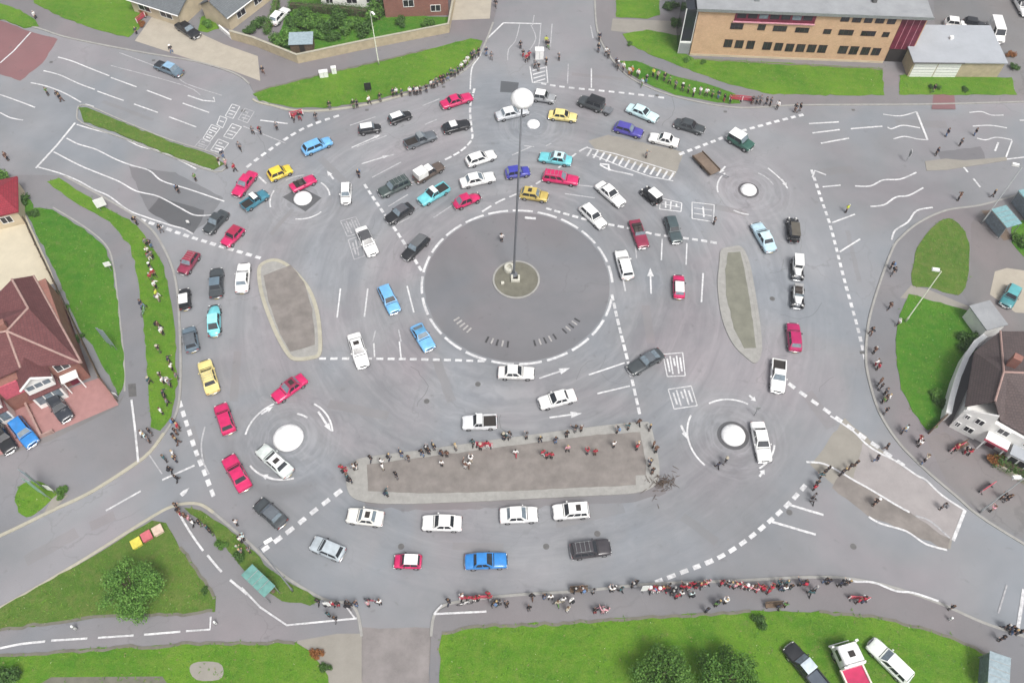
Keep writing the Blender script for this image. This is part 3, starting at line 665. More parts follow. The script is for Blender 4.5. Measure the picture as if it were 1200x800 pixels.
# eastern arm
for a, b in (((948, 145), (983, 143)), ((952, 156), (984, 152)), ((962, 168), (995, 162)), ((997, 151), (1034, 148))): line([a, b], .3)
for p in ([(1035, 134), (1055, 136), (1074, 131)], [(1040, 149), (1045, 151), (1058, 147), (1078, 150)], [(1047, 163), (1060, 160), (1075, 163), (1087, 164)], [(1136, 132), (1150, 131), (1162, 135), (1176, 135)], [(1145, 162), (1155, 164), (1168, 161), (1186, 164)], [(1140, 148), (1160, 147), (1180, 150)]): line(p, .24, 'white', 4)
line([(1074, 131), (1087, 164)], .35); line([(1127, 192), (1160, 189), (1185, 186), (1220, 182)], .25); line([(1166, 177), (1170, 167)], .3); line([(1179, 184), (1186, 165)], .25); line([(1195, 141), (1220, 141)], .3)
for p in ([(1002, 218), (1020, 218), (1035, 211), (1055, 210), (1074, 202)], [(1020, 242), (1036, 240), (1050, 231), (1065, 229), (1082, 220)], [(1045, 281), (1049, 270), (1064, 260), (1074, 247), (1093, 243)]): line(p, .28, 'white', 4)
dashes([(1126, 192), (1142, 211), (1159, 232)], 1.6, 1.2, .28, 'white', 3)
line([(975, 261), (1002, 251)], .26); line([(984, 295), (1008, 280)], .26); line([(964, 219), (985, 217)], .26); line([(952, 208), (955, 200), (968, 205)], .3)
line([(1047, 285), (1034, 325), (1022, 360)], .14, 'white_old', 3); line([(900, 197), (915, 210), (923, 221)], .25, 'white', 3)
# south-eastern arm
for p in ([(945, 541), (965, 543), (985, 553), (1000, 562), (1020, 573), (1048, 590), (1066, 600)], [(1018, 605), (1032, 613), (1062, 622), (1085, 637), (1110, 644)], [(973, 487), (1000, 505), (1014, 519), (1030, 530), (1050, 540), (1075, 557), (1085, 562), (1104, 580), (1130, 597)]): line(p, .26, 'white', 4)
line([(1131, 597), (1117, 633)], .4); line([(905, 611), (956, 626)], .3); line([(925, 591), (965, 603)], .3); line([(1073, 604), (1090, 610), (1113, 630)], .22, 'white_old', 3)
line([(995, 678), (1003, 681), (1024, 682), (1050, 692), (1070, 694), (1100, 704)], .26, 'white', 4, PZ+.02); line([(1200, 690), (1193, 735)], .4); line([(1180, 685), (1170, 718)], .2, 'white_old')
# south
line([(508, 719), (570, 716)], .24, 'white', 0, PZ+.02); line([(508, 719), (518, 708)], .2, 'white', 0, PZ+.02)
line([(418, 724), (336, 732), (305, 711), (283, 688)], .22, 'white', 0, PZ+.03); line([(416, 724), (404, 708)], .18, 'white', 0, PZ+.03)
line([(208, 598), (222, 622), (238, 645)], .26, 'white', 3, PZ+.02)
dashes([(243, 650), (262, 672), (285, 692), (300, 706)], 2.4, 1.2, .24, 'white', 3, PZ+.02)
line([(0, 759), (25, 754), (53, 751)], .26, 'white', 3, PZ+.02); dashes([(60, 750), (110, 747), (170, 743), (218, 739)], 3.4, 1.0, .22, 'white', 3, PZ+.02); line([(218, 739), (246, 737), (247, 722)], .24, 'white', 0, PZ+.02)
# western arm
line([(154, 468), (158, 500), (162, 541)], .28, 'white', 0, PZ+.02); line([(175, 533), (190, 555)], .15, 'white_old'); line([(190, 562), (228, 545)], .26); line([(124, 598), (165, 575)], .24); arrow((212, 580), (222, 571), .5, .5)
line([(240, 500), (236, 520), (238, 540), (245, 555)], .2, 'white_old', 4)
# ================================================================== BUILDINGS
def on_plane(x, y, A, n):
    v = (y-400.0)/FPX; u = (x-600.0)/FPX; o = Vector((0, 0, HCAM))
    d = Vector((u, CP-v*SP, -SP-v*CP)); t = (A-o).dot(n)/d.dot(n)
    return o+d*t
class House:
    """local frame: x along the front wall, y into the building"""
    def __init__(s, name, label, cat, a, b, z=.1):
        s.A = G(a[0], a[1], z); B = G(b[0], b[1], z); d = B-s.A; s.W = d.length; s.ang = math.atan2(d.y, d.x)
        s.ux = d.normalized(); s.n = Vector((-s.ux.y, s.ux.x, 0)); s.z0 = z
        s.t = thing(name, label, cat, s.A, s.ang)
    def loc(s, x, y, dep=0.0):
        P = on_plane(x, y, s.A+s.n*dep, s.n); q = P-s.A
        return q.dot(s.ux), P.z-s.z0
    def px(s, x, y, z):
        """local xy of a photo pixel at height z above the base"""
        q = G(x, y, z+s.z0)-s.A; return Vector((q.dot(s.ux), q.dot(s.n), z))
    def box(s, name, x0, x1, y0, y1, z0, z1, mat, parent=None, bev=0, label=None):
        bm = BM(); (bbox_bev(bm, x0, x1, y0, y1, z0, z1, bev=bev) if bev else box(bm, x0, x1, y0, y1, z0, z1))
        me = fin(bm); uv_walls(me); o = link(name, me, M[mat], parent or s.t)
        if label: o['label'] = label
        return o
    def window(s, x0, x1, z0, z1, y=0.0, frame='signwhite', pane='win', fw=.07, bars=1, name='window'):
        bm = BM()
        for a in ((x0, x1, z0, z0+fw), (x0, x1, z1-fw, z1), (x0, x0+fw, z0+fw, z1-fw), (x1-fw, x1, z0+fw, z1-fw)): box(bm, a[0], a[1], y-.06, y+.02, a[2], a[3])
        for k in range(1, bars+1):
            xm = x0+(x1-x0)*k/(bars+1); box(bm, xm-fw/2, xm+fw/2, y-.055, y+.02, z0+fw, z1-fw)
        o = part(name, bm, M[frame], s.t)
        bm = BM(); box(bm, x0+fw*.8, x1-fw*.8, y-.025, y+.015, z0+fw*.8, z1-fw*.8); part('pane', bm, M[pane], o)
        return o
    def faces(s, name, polys, mat, thick=.18, parent=None, label=None):
        """roof planes given as local 3D polygons, thickened downwards"""
        bm = BM()
        for p in polys:
            vs = [bm.verts.new(q) for q in p]; bm.faces.new(vs)
        bmesh.ops.remove_doubles(bm, verts=bm.verts[:], dist=.01)
        bmesh.ops.recalc_face_normals(bm, faces=bm.faces[:])
        if sum(f.normal.z*f.calc_area() for f in bm.faces) < 0: bmesh.ops.reverse_faces(bm, faces=bm.faces[:])
        bot = bmesh.ops.duplicate(bm, geom=bm.faces[:])
        for v in [g for g in bot['geom'] if isinstance(g, bmesh.types.BMVert)]: v.co.z -= thick
        bmesh.ops.reverse_faces(bm, faces=[g for g in bot['geom'] if isinstance(g, bmesh.types.BMFace)])
        me = fin(bm, recalc=False); uv_walls(me); o = link(name, me, M[mat], parent or s.t)
        if label: o['label'] = label
        return o
    def ridge(s, pts, w=.16, name='ridge', mat='ridge', parent=None):
        bm = BM(); tube(bm, pts, w, 6); return part(name, bm, M[mat], parent or s.t)
# --- orange brick office block
h = House('office_building', 'long orange brick office block with rows of small dark windows and grey roof', 'building', (808, 65), (1034, 74))
HH = h.loc(1055, 20)[1]
W = h.W
h.box('wall', 0, W, 0, 13, -.2, HH, 'orange_wall')
h.box('plinth', -.03, W+.03, -.05, 0, -.2, .35, 'cream_wall')
roof = h.box('roof', -.35, W+4.2, -.35, 14, HH, HH+.22, 'flatroof')
h.box('parapet', -.4, W+4.25, -.42, -.35, HH-.12, HH+.34, 'galv', roof)
rr = random.Random(4)
for k in range(9):
    x = rr.uniform(1, W+2); y = rr.uniform(1.2, 9); sx = rr.uniform(.4, 1.1)
    h.box('roof_vent', x, x+sx, y, y+.7, HH+.22, HH+rr.uniform(.5, .95), rr.choice(['galv', 'flatroof_blue', 'manhole']), roof, bev=.04)
for k in range(5): h.box('skylight', 3+k*4.2, 5.2+k*4.2, 3.4, 5.6, HH+.22, HH+.5, 'glass_pale', roof, bev=.06)
x0, zt = h.loc(864, 9); x1, zb = h.loc(954, 28)
cl = h.box('cladding_panel', x0, x1, -.08, 0, zb, min(zt, HH-.15), 'maroon', label='maroon cladding band under the roof')
h.box('sill', x0-.15, x1+.1, -.24, -.08, zb-.16, zb, 'pink_trim', cl)
for k in range(7): h.box('pane', x0+.3+k*(x1-x0-.5)/7, x0+.3+(k+.8)*(x1-x0-.5)/7, -.11, -.08, zb+.55, HH-.4, 'glass_pale' if k in (2, 5) else 'win', cl)
def row(items, dz=None, fr='darkframe'):
    for (xa, ya, xb, yb) in items:
        s0, za = h.loc(xa, ya); s1, z1 = h.loc(xb, yb); a, b_ = sorted((za, z1)); a -= .1; b_ += .12
        sm = (h.loc(xa, yb)[0]+s0)/2; se = (h.loc(xb, ya)[0]+s1)/2
        h.window(sm, se, a, b_, bars=1 if se-sm < 1.6 else 2, frame=fr, pane='win')
row([(848.5, 47, 858, 55), (861.5, 48, 871, 56), (875, 48.5, 884, 57), (894, 50, 904, 58), (907.5, 51, 917, 59), (920.5, 52, 930, 60), (933, 52.5, 943, 60.5), (946, 53, 956, 61), (958.5, 53.5, 968.5, 61.5), (982.5, 54.5, 993, 62.5), (995.5, 55, 1005.5, 63.5), (1009, 56, 1019, 64), (1021.5, 57, 1031.5, 64.5)])
row([(856, 28, 871, 34), (888, 29.5, 897, 35), (906, 31, 922, 36.5), (932, 33, 948, 38), (965, 35, 974, 39.5), (983, 35.5, 1000, 41), (1009, 37, 1026, 42), (1034, 38.5, 1042, 43)])
row([(986, 17, 996, 25), (999.5, 18, 1010, 26), (1013.5, 19, 1023, 26.5), (1026.5, 19.5, 1037, 27), (1040.5, 20, 1050.5, 28)])
h.box('stair_tower', W+.02, W+3.9, .5, 12, -.2, HH, 'orange_wall', label='end bay with maroon cladding above a dark entrance')
h.box('cladding_panel', W+.25, W+3.7, .38, .5, 2.3, HH-.3, 'maroon')
h.box('entrance', W+.35, W+3.5, .42, .5, -.05, 2.2, 'interior')
for k in range(3): h.box('glazing_bar', W+1.0+k*.95, W+1.06+k*.95, .34, .38, 2.4, HH-.4, 'pink_trim')
lk = h.box('glazed_link', -1.75, -.15, .3, 6, .1, HH-.3, 'glass', label='dark glazed link with white frame')
for a in ((-1.85, -1.73, .1, HH-.2), (-.2, -.08, .1, HH-.2)): h.box('frame', a[0], a[1], .2, .32, a[2], a[3], 'signwhite', lk)
h.box('frame', -1.85, -.08, .19, .33, 2.0, 2.3, 'signwhite', lk); h.box('frame', -1.8, -.1, .2, .34, .1, 2.0, 'flatroof', lk)
# --- flat garage block beside it
h = House('garage_block', 'low flat grey roofed garage block with white doors and tan wall', 'garage', (1063, 90), (1168, 91))
HG = h.loc(1120, 73)[1]; W = h.W
a = h.loc(1120, 88)[0]; yb = (h.px(1110, 32, HG)).y
h.box('wall', 0, W, 0, yb, -.2, HG, 'tan_wall')
rf = h.box('roof', -.25, W+.2, -.3, yb+.3, HG, HG+.16, 'flatroof_blue'); h.box('gutter', -.25, a+.2, -.42, -.3, HG-.02, HG+.12, 'manhole', rf)
for k in range(2): 
    d = h.box('garage_door', .25+k*(a-.1)/2, .1+(k+1)*(a-.1)/2, -.07, 0, 0, HG-.25, 'signwhite', bev=.02)
    for j in range(4): h.box('rib', .3+k*(a-.1)/2, .05+(k+1)*(a-.1)/2, -.085, -.07, .35+j*.5, .40+j*.5, 'galv', d)
c = h.px(1114, 47, HG); h.box('roof_vent', c.x-.25, c.x+.25, c.y-.2, c.y+.3, HG+.16, HG+.6, 'signwhite', rf, bev=.05)
# --- gable roofed houses along the top edge
def gable_house(name, label, a, b, depth, hw, rise, wall, tile, wins, over=.35, door=None):
    h = House(name, label, 'house', a, b); W = h.W
    h.box('wall', 0, W, 0, depth, -.2, hw, wall)
    for x in (0, W):
        bm = BM(); bm.faces.new([bm.verts.new(p) for p in ((x, 0, hw), (x, depth, hw), (x, depth/2, hw+rise-.1))])
        me = fin(bm); uv_walls(me); link('gable', me, M[wall], h.t)
    e = over*rise/(depth/2)
    rf = h.faces('roof', [[(-over, -over, hw-e+.1), (W+over, -over, hw-e+.1), (W+over, depth/2, hw+rise+.1), (-over, depth/2, hw+rise+.1)], [(-over, depth/2, hw+rise+.1), (W+over, depth/2, hw+rise+.1), (W+over, depth+over, hw-e+.1), (-over, depth+over, hw-e+.1)]], tile)
    h.ridge([(-over, depth/2, hw+rise+.12), (W+over, depth/2, hw+rise+.12)], .12, parent=rf)
    bm = BM(); tube(bm, [(-over, -over-.08, hw-e+.02), (W+over, -over-.08, hw-e+.02)], .09, 8); part('gutter', bm, M['signwhite'], rf)
    h.box('chimney', W*.3, W*.3+.8, depth/2-.3, depth/2+.5, hw+rise-.3, hw+rise+1.1, 'brick', rf)
    for (s0, s1, z0, z1) in wins: h.window(s0*W, s1*W, z0, z1)
    if door is not None: h.box('door', door*W, door*W+.95, -.06, 0, 0, 2.05, 'signgreen', bev=.02)
    return h
gable_house('bungalow', 'slate roofed bungalow with pale gutter above the dark parked car', (158, 14), (214, 32), 9, 2.5, 1.9, 'cream_wall', 'tile_slate', [(.15, .4, .9, 2.0), (.6, .85, .9, 2.0)])
gable_house('bungalow', 'small cream bungalow with grey roof beside the white steps', (271, 36), (318, 0), 5.5, 2.7, 1.7, 'cream_wall', 'tile_slate', [(.2, .4, .9, 2.0), (.62, .8, .9, 2.0)])
gable_house('house', 'white rendered house behind the long green hedge', (378, 10), (448, 9), 8, 5.0, 2.2, 'white_wall', 'tile_brown', [(.08, .2, .9, 2.1), (.42, .6, .8, 2.1), (.75, .9, .9, 2.1), (.1, .25, 3.3, 4.5), (.7, .88, 3.3, 4.5)])
gable_house('house', 'red brick house with white window inside the tan wall corner', (452, 21), (526, 18), 8, 5.0, 2.2, 'brick', 'tile_red', [(.3, .47, 1.8, 3.1), (.72, .88, .8, 2.0)])
# --- western house: hipped red tiles, white bays
h = House('house', 'red tiled hip roof house with white bay windows above a pink driveway', 'house', (8, 488), (111, 443)); W = h.W
EZ, RZ = 5.0, 7.4
P = lambda x, y, z: tuple(h.px(x, y, z))
E1, E2 = P(38, 323, EZ), P(94, 425, EZ); A_ = P(14, 327, RZ); B_ = P(33, 361, RZ); Cc = P(8, 388, RZ+.3); D_ = P(24, 431, EZ+.5); L0 = P(2, 342, EZ); L1 = P(-60, 400, RZ); L2 = P(-60, 470, EZ); S1 = P(58, 428, EZ)
S2 = (S1[0], S1[1], EZ); K = P(-30, 372, EZ+.6)
rf = h.faces('roof', [[E1, E2, Cc, B_, A_], [A_, B_, K, L0], [B_, Cc, L1, K], [Cc, E2, S2, D_], [Cc, D_, L2, L1]], 'tile_red')
for a, b in ((A_, B_), (B_, Cc), (Cc, E2), (Cc, D_), (Cc, L1)): h.ridge([Vector(a)+Vector((0, 0, .04)), Vector(b)+Vector((0, 0, .04))], .13, parent=rf)
bm = BM(); tube(bm, [Vector(E1)+Vector((.1, 0, -.08)), Vector(E2)+Vector((.1, 0, -.08))], .13, 8); part('gutter', bm, M['ridge'], rf)
e1 = h.px(38, 323, EZ)
h.box('wall', -14, W-.35, .35, max(8, e1.y-1.0), -.2, EZ-.15, 'brick')
def bay(x0, x1, y, z0, z1, gable, name='bay_window'):
    b = h.box(name, x0, x1, -y, .4, z0, z1, 'white_wall', label='white bay window')
    n = 3
    for k in range(n):
        a = x0+.15+k*(x1-x0-.3)/n; w_ = (x1-x0-.3)/n
        bm = BM(); box(bm, a+.08, a+w_-.05, -y-.03, -y, z0+.75, z1-.35); part('pane', bm, M['glass_pale'], b)
    if gable:
        m = (x0+x1)/2
        g = h.faces('gable', [[(x0-.25, -y-.3, z1), (m, -y-.3, z1+1.3), (m, 2.2, z1+1.3), (x0-.25, 2.2, z1)], [(m, -y-.3, z1+1.3), (x1+.25, -y-.3, z1), (x1+.25, 2.2, z1), (m, 2.2, z1+1.3)]], 'tile_red', .16, b)
        bm = BM()
        for s in ((x0-.25, z1), (x1+.25, z1)): tube(bm, [(s[0], -y-.34, s[1]-.06), (m, -y-.34, z1+1.24)], .13, 6)
        part('bargeboard', bm, M['signwhite'], b)
        bm = BM(); bm.faces.new([bm.verts.new(p) for p in ((x0, -y-.02, z1), (x1, -y-.02, z1), (m, -y-.02, z1+1.1))]); part('gable_panel', bm, M['white_wall'], b)
    else:
        h.faces('bay_roof', [[(x0-.2, -y-.2, z1), (x1+.2, -y-.2, z1), (x1+.1, .3, z1+.55), (x0-.1, .3, z1+.55)]], 'tile_red', .12, b)
bx = h.loc(40, 462)[0]
bay(bx-.2, bx+2.9, 1.0, 0, 2.5, False); bay(bx-.1, bx+2.8, .9, 2.9, 4.7, True)
px_ = h.loc(84, 448)[0]
po = h.box('porch', px_-.7, px_+1.2, -.8, .3, 2.3, 2.5, 'signwhite', bev=.04, label='white porch canopy over the front door')
for s in (px_-.6, px_+1.0): h.box('post', s, s+.12, -.75, -.63, 0, 2.3, 'signwhite', po)
h.box('door', px_-.2, px_+.75, .27, .35, 0, 2.1, 'maroon', bev=.02)
h.box('hung_tiles', bx-2.6, bx-.4, .2, .35, 2.5, 4.8, 'pinkred', label='pink-red tile-hung panel')
h.window(px_-.5, px_+1.0, 3.2, 4.5, y=.35)
bay(bx-6.2, bx-2.9, 1.0, 0, 2.5, False); bay(bx-6.1, bx-3.0, .9, 2.9, 4.7, True)
h.box('chimney', W*.42, W*.42+.9, 5.0, 5.8, 5.6, 8.6, 'brick', rf)
# crimson roofed neighbour
h = House('house', 'cream rendered house with crimson roof at the western edge', 'house', (-60, 283), (30, 262)); W = h.W
h.box('wall', 0, W, 0, 6, -.2, 2.6, 'cream_wall')
h.faces('roof', [[(-.3, -.3, 2.6), (W+.3, -.3, 2.6), (W-1.6, 2.8, 4.2), (0, 2.8, 4.2)], [(W+.3, -.3, 2.6), (W+.3, 6.3, 2.6), (W-1.6, 2.8, 4.2)], [(0, 2.8, 4.2), (W-1.6, 2.8, 4.2), (W+.3, 6.3, 2.6), (-.3, 6.3, 2.6)]], 'tile_crimson')
h.window(W-2.4, W-1.0, .8, 2.0); h.window(W-5.2, W-3.8, .8, 2.0)
# --- eastern house
h = House('house', 'brown roofed house with white half-gabled front beside the white side wall', 'house', (1112, 499), (1212, 552)); W = h.W
EZ = 4.3
P = lambda x, y, z: tuple(h.px(x, y, z))
Rg = P(1166, 470, 6.6); 
T0 = P(1131, 476, EZ); T1 = P(1142, 412, EZ); T2 = P(1172, 388, EZ); T3 = P(1290, 388, EZ); RR = P(1176, 436, 7.0); R2 = P(1290, 440, 7.0); F1 = P(1290, 560, EZ); F0 = P(1172, 493, EZ)
rf = h.faces('roof', [[T0, T1, RR, Rg], [T1, T2, T3, R2, RR], [Rg, RR, R2, F1, F0], ], 'tile_brown')
for a, b in ((Rg, RR), (RR, R2), (RR, T2)): h.ridge([Vector(a)+Vector((0, 0, .05)), Vector(b)+Vector((0, 0, .05))], .12, parent=rf)
gx1 = h.loc(1140, 511)[0]
dep = T1[1]
h.box('wall', .1, W, .1, dep-.6, -.2, EZ-.25, 'white_wall')
# half-gable front
gw_ = max(2.8, gx1)
bm = BM()
for y in (-.06, .12):
    pass
v = [(0, 0), (gw_, 0), (gw_+.3, EZ-.1), (gw_+.1, 5.6), (.8, EZ+.1), (0, EZ-.6)]
f0 = [bm.verts.new((x, -.08, z)) for x, z in v]; f1 = [bm.verts.new((x, .14, z)) for x, z in v]
bm.faces.new(f0); bm.faces.new(f1[::-1])
for i in range(len(v)): bm.faces.new((f0[i], f0[(i+1) % len(v)], f1[(i+1) % len(v)], f1[i]))
part('gable_front', bm, M['white_wall'], h.t)
for (a0, a1, z0, z1) in ((.25, .75, .7, 1.6), (1.2, 2.2, .7, 1.7), (.45, .95, 2.7, 3.5), (1.5, 2.4, 2.8, 3.8)): h.window(a0, a1, z0, z1, y=-.08, fw=.06)
po = h.box('porch', gw_+.5, gw_+2.9, -1.0, .3, 2.25, 2.45, 'signwhite', bev=.04, label='white porch roof with red trim')
h.box('trim', gw_+.45, gw_+2.95, -1.06, -1.0, 2.1, 2.4, 'pinkred', po)
for s in (gw_+.6, gw_+2.65): h.box('post', s, s+.12, -.95, -.83, 0, 2.25, 'signwhite', po)
h.box('door', gw_+1.2, gw_+2.15, .02, .1, 0, 2.1, 'maroon', bev=.02)
h.window(gw_+3.6, gw_+5.2, .7, 1.9, y=.1); h.window(gw_+1.0, gw_+2.2, 2.9, 3.9, y=.1); h.window(gw_+3.8, gw_+5.0, 2.9, 3.9, y=.1)
br = h.box('bay_window', gw_+3.4, gw_+6.4, -1.1, .3, 0, 2.3, 'white_wall'); h.box('bay_roof', gw_+3.2, gw_+6.6, -1.3, .3, 2.3, 2.48, 'flatroof_blue', br)
for k in range(3): h.box('pane', gw_+3.6+k*.93, gw_+4.35+k*.93, -1.13, -1.1, .8, 1.9, 'win', br)
c = h.px(1180, 425, 6.6); h.box('chimney', c.x, c.x+.9, c.y-.4, c.y+.4, 6.2, 8.2, 'brick', rf)
# side outbuilding and lean-to
h = House('outbuilding', 'white and grey flat roofed outbuilding behind the eastern house', 'shed', (1146, 398), (1168, 392)); W = h.W
h.box('wall', 0, W, 0, 3.4, -.2, 2.2, 'white_wall'); h.box('roof', -.15, W+.15, -.15, 3.55, 2.2, 2.35, 'flatroof')
h = House('lean_to', 'pale blue glazed lean-to roof between house and white side wall', 'lean-to', (1121, 482), (1148, 415)); W = h.W
h.box('wall', 0, W, -1.25, -1.1, -.1, 1.85, 'white_wall')
h.faces('glass_roof', [[(0, 0, 2.0), (W*.42, 0, 2.0), (W*.42, -1.25, 2.0), (0, -1.25, 2.0)]], 'shelter_blue', .06)
h.faces('glass_roof', [[(W*.44, 0, 2.02), (W*.62, 0, 2.02), (W*.62, -1.2, 2.02), (W*.44, -1.2, 2.02)]], 'pinkred', .06, label='red canvas strip')
h.faces('glass_roof', [[(W*.64, 0, 2.0), (W, 0, 2.0), (W, -1.2, 2.0), (W*.64, -1.2, 2.0)]], 'shelter_blue', .06)
# ------------------------------------------------------------------ walls and fences
def wall_line(name, label, cat, pts, hgt, th, mat, cap=None, posts=None, z0=.1):
    ws = world(pts, z0); o = ws[0].copy(); t = thing(name, label, cat, o)
    bm = BM(); q = [p-o for p in ws]; ribbon(bm, q, th, hgt, hgt+.15); part('panel' if posts else 'wall', bm, M[mat], t)
    if cap: bm = BM(); ribbon(bm, q, th+.1, hgt+.06, .055); part('coping', bm, M[cap], t)
    if posts:
        for p in resample(q, posts, False):
            bm = BM(); box(bm, p.x-.06, p.x+.06, p.y-.06, p.y+.06, -.1, hgt+.12); part('post', bm, M[mat], t)
wall_line('garden_wall', 'tan garden wall running round the corner garden with the shed', 'wall', [(272, 46), (300, 54), (350, 74), (430, 57), (526, 38), (533, 0), (534, -30)], 1.55, .28, 'tan_wall', 'kerb_y')
wall_line('side_wall', 'curved white painted side wall of the eastern house', 'wall', [(1104, 492), (1108, 474), (1115, 450), (1125, 426), (1136, 410), (1147, 402)], 1.7, .5, 'white_wall', 'signwhite')
wall_line('garden_fence', 'weathered brown fence along the western house and lawn', 'fence', [(26, 250), (45, 292), (66, 335), (82, 368), (101, 408), (119, 446), (138, 470)], .95, .08, 'fence_brown', None, 2.0)
wall_line('front_wall', 'low pale brick wall dividing the two pink driveways', 'wall', [(30, 470), (50, 512), (64, 506)], .6, .25, 'ridge')
wall_line('garden_wall', 'pale garden wall below the hedge at the south-east house', 'wall', [(1165, 546), (1200, 566), (1290, 612)], .7, .25, 'kerb_y')
wall_line('garden_fence', 'dark timber fence stub at the corner of the eastern lawn', 'fence', [(1088, 508), (1104, 492)], 1.4, .1, 'fence_brown', None, 1.2)
wall_line('garden_wall', 'short white wall beside the steps of the cream bungalow', 'wall', [(258, 34), (272, 46)], .7, .25, 'white_wall')
# ================================================================== STREET FURNITURE
b0 = G(602, 322); MH = height_at(602, 322, 116)
LN = G(612, 115, MH)-b0; LN = Vector((LN.x, 0, 0))
t = thing('high_mast', 'tall grey lighting mast with round white head on the central island', 'lamp mast', b0)
bm = BM(); tube(bm, [LN*(.1/MH)+Vector((0, 0, .1)), LN*(1.2/MH)+Vector((0, 0, 1.2)), LN*.6+Vector((0, 0, MH*.6)), LN+Vector((0, 0, MH-.2))], [.17, .15, .12, .09], 14); part('column', bm, M['mast'], t, True)
bm = BM(); lathe(bm, [(.5, .1), (.5, .18), (.3, .22), (.28, .4)], 20); part('base_plate', bm, M['mast'], t)
sc_ = FPX/((G(612, 114, MH)-Vector((0, 0, HCAM))).length*1.0); hr = 13.2/sc_
bm = BM(); lathe(bm, [(0, MH-.5*hr), (hr*.6, MH-.48*hr), (hr*.93, MH-.3*hr), (hr, MH-.05*hr), (hr*.93, MH+.3*hr), (hr*.7, MH+.58*hr), (hr*.38, MH+.75*hr), (0, MH+.8*hr)], 36, off=LN); hd = part('head', bm, M['dome'], t, True)
for k in range(6):
    a = k*math.pi/3; bm = BM(); lathe(bm, [(.16, MH-.5*hr-.12), (.13, MH-.3*hr)], 12, off=LN+Vector((math.cos(a)*hr*.65, math.sin(a)*hr*.65, 0))); part('lamp', bm, M['lamp'], hd)
for (x, y, lab, U) in ((597, 316, 'round weathered stone plinth with dark hollow beside the mast foot', 0), (604, 328, 'open stone surround with dark middle at the mast foot', 1)):
    c = G(x, y); t = thing('stone_plinth', lab, 'plinth', (c.x, c.y, .11))
    if not U:
        bm = BM(); lathe(bm, [(.72, 0), (.70, .5), (.6, .62), (.32, .62), (.3, .3)], 24); part('ring', bm, M['monument'], t); bm = BM(); lathe(bm, [(.3, .28), (0, .3)], 16); part('hollow', bm, M['interior'], t)
    else:
        bm = BM(); bbox_bev(bm, -.55, .55, -.5, -.26, 0, .45); part('slab', bm, M['monument'], t)
        for s in (-1, 1): bm = BM(); bbox_bev(bm, s*.43-.13, s*.43+.13, -.25, .45, 0, .42); part('block', bm, M['monument'], t)
        bm = BM(); box(bm, -.29, .29, -.25, .3, 0, .12); part('hollow', bm, M['interior'], t)
c = G(589, 333); t = tag(link('stone', fin((lambda b: (bbox_bev(b, -.2, .2, -.2, .2, 0, .3, bev=.06), b)[1])(BM())), M['monument'], None, (c.x, c.y, .11)), 'small pale stone block on the dirt at the mast island', 'stone')
def lamp_post(base, ytop, lab, arm, mat='pale_post'):
    b = G(*base, .1); H = height_at(base[0], base[1], ytop); t = thing('street_lamp', lab, 'street lamp', b)
    bm = BM(); tube(bm, [(0, 0, 0), (0, 0, 1.0), (0, 0, 1.02), (0, 0, H)], [.11, .11, .075, .05], 10); part('column', bm, M[mat], t, True)
    ax = Vector((arm[0], arm[1], 0)); bm = BM(); tube(bm, [(0, 0, H-.05), ax*.5+Vector((0, 0, H+.12)), ax+Vector((0, 0, H+.15))], .04, 8); part('arm', bm, M[mat], t, True)
    bm = BM(); bbox_bev(bm, -.38, .38, -.16, .16, -.08, .1, bev=.05, rot=Matrix.Rotation(math.atan2(arm[1], arm[0]), 3, 'Z'), off=ax*1.3+Vector((0, 0, H+.14))); part('lantern', bm, M['signwhite'], t)
lamp_post((444, 76), 13, 'pale lamp column behind the northern grass crescent', (.4, -.6)); lamp_post((1061, 377), 318, 'pale green lamp column leaning over the eastern lawn', (-.5, .1))
lamp_post((343, 692), 641, 'dark lamp column beside the green roofed bus shelter', (.6, .4), 'mast'); lamp_post((1150, 262), 196, 'grey lamp column beside the pale blue eastern shelter', (-.6, .2), 'galv')
lamp_post((1148, 600), 560, 'grey lamp column by the red barrier near the south-east junction', (-.6, 0), 'galv')
def sign(base, hgt, bw, bh, col, lab, rz=0.0, back='signback', name='road_sign', legs=2):
    b = G(base[0], base[1], .1); t = thing(name, lab, 'sign', b, R(rz))
    for s in ([-bw*.3, bw*.3] if legs == 2 else [0]):
        bm = BM(); tube(bm, [(s, .05, 0), (s, .05, hgt)], .045, 8); part('post', bm, M['galv'], t)
    bm = BM(); bbox_bev(bm, -bw/2, bw/2, -.03, .0, hgt-bh, hgt, bev=.012); o = part('face', bm, M[col], t)
    bm = BM(); box(bm, -bw/2+.02, bw/2-.02, .002, .02, hgt-bh+.02, hgt-.02); part('back', bm, M[back], t)
sign((122, 246), 2.2, 1.3, 1.5, 'signwhite', 'white sign panel on the strip of grass by the western road patch', 30)
sign((131, 318), 1.9, .8, .8, 'signwhite', 'small white sign at the edge of the big western lawn', 20, legs=1)
sign((134, 409), 4.3, 1.2, 3.2, 'shelter_blue', 'tall pale blue sign panel on the western lawn', -25)
sign((57, 584), 5.0, 1.2, 3.6, 'signgreen', 'tall pale green direction sign by the round grass patch', -25); sign((50, 572), 4.6, 1.0, 3.2, 'shelter_blue', 'tall pale blue direction sign behind the pale green one', -25); sign((64, 578), 2.2, .7, 1.3, 'signwhite', 'narrow white sign beside the green direction sign', -10, legs=1)
sign((432, 108), 1.7, 1.0, 1.3, 'black_plastic', 'black board on the northern grass crescent', 12, back='black_plastic', name='notice_board')
sign((1062, 189), 2.0, .8, .9, 'signwhite', 'white keep-left sign on the eastern arm', 80, legs=1)
sign((884, 487), 2.1, .5, .5, 'signback', 'thin grey sign pole beside the long white saloon', 10, legs=1)
sign((222, 264), 1.0, .4, .5, 'signwhite', 'little white marker post on the dark repaired road patch', 0, legs=1)
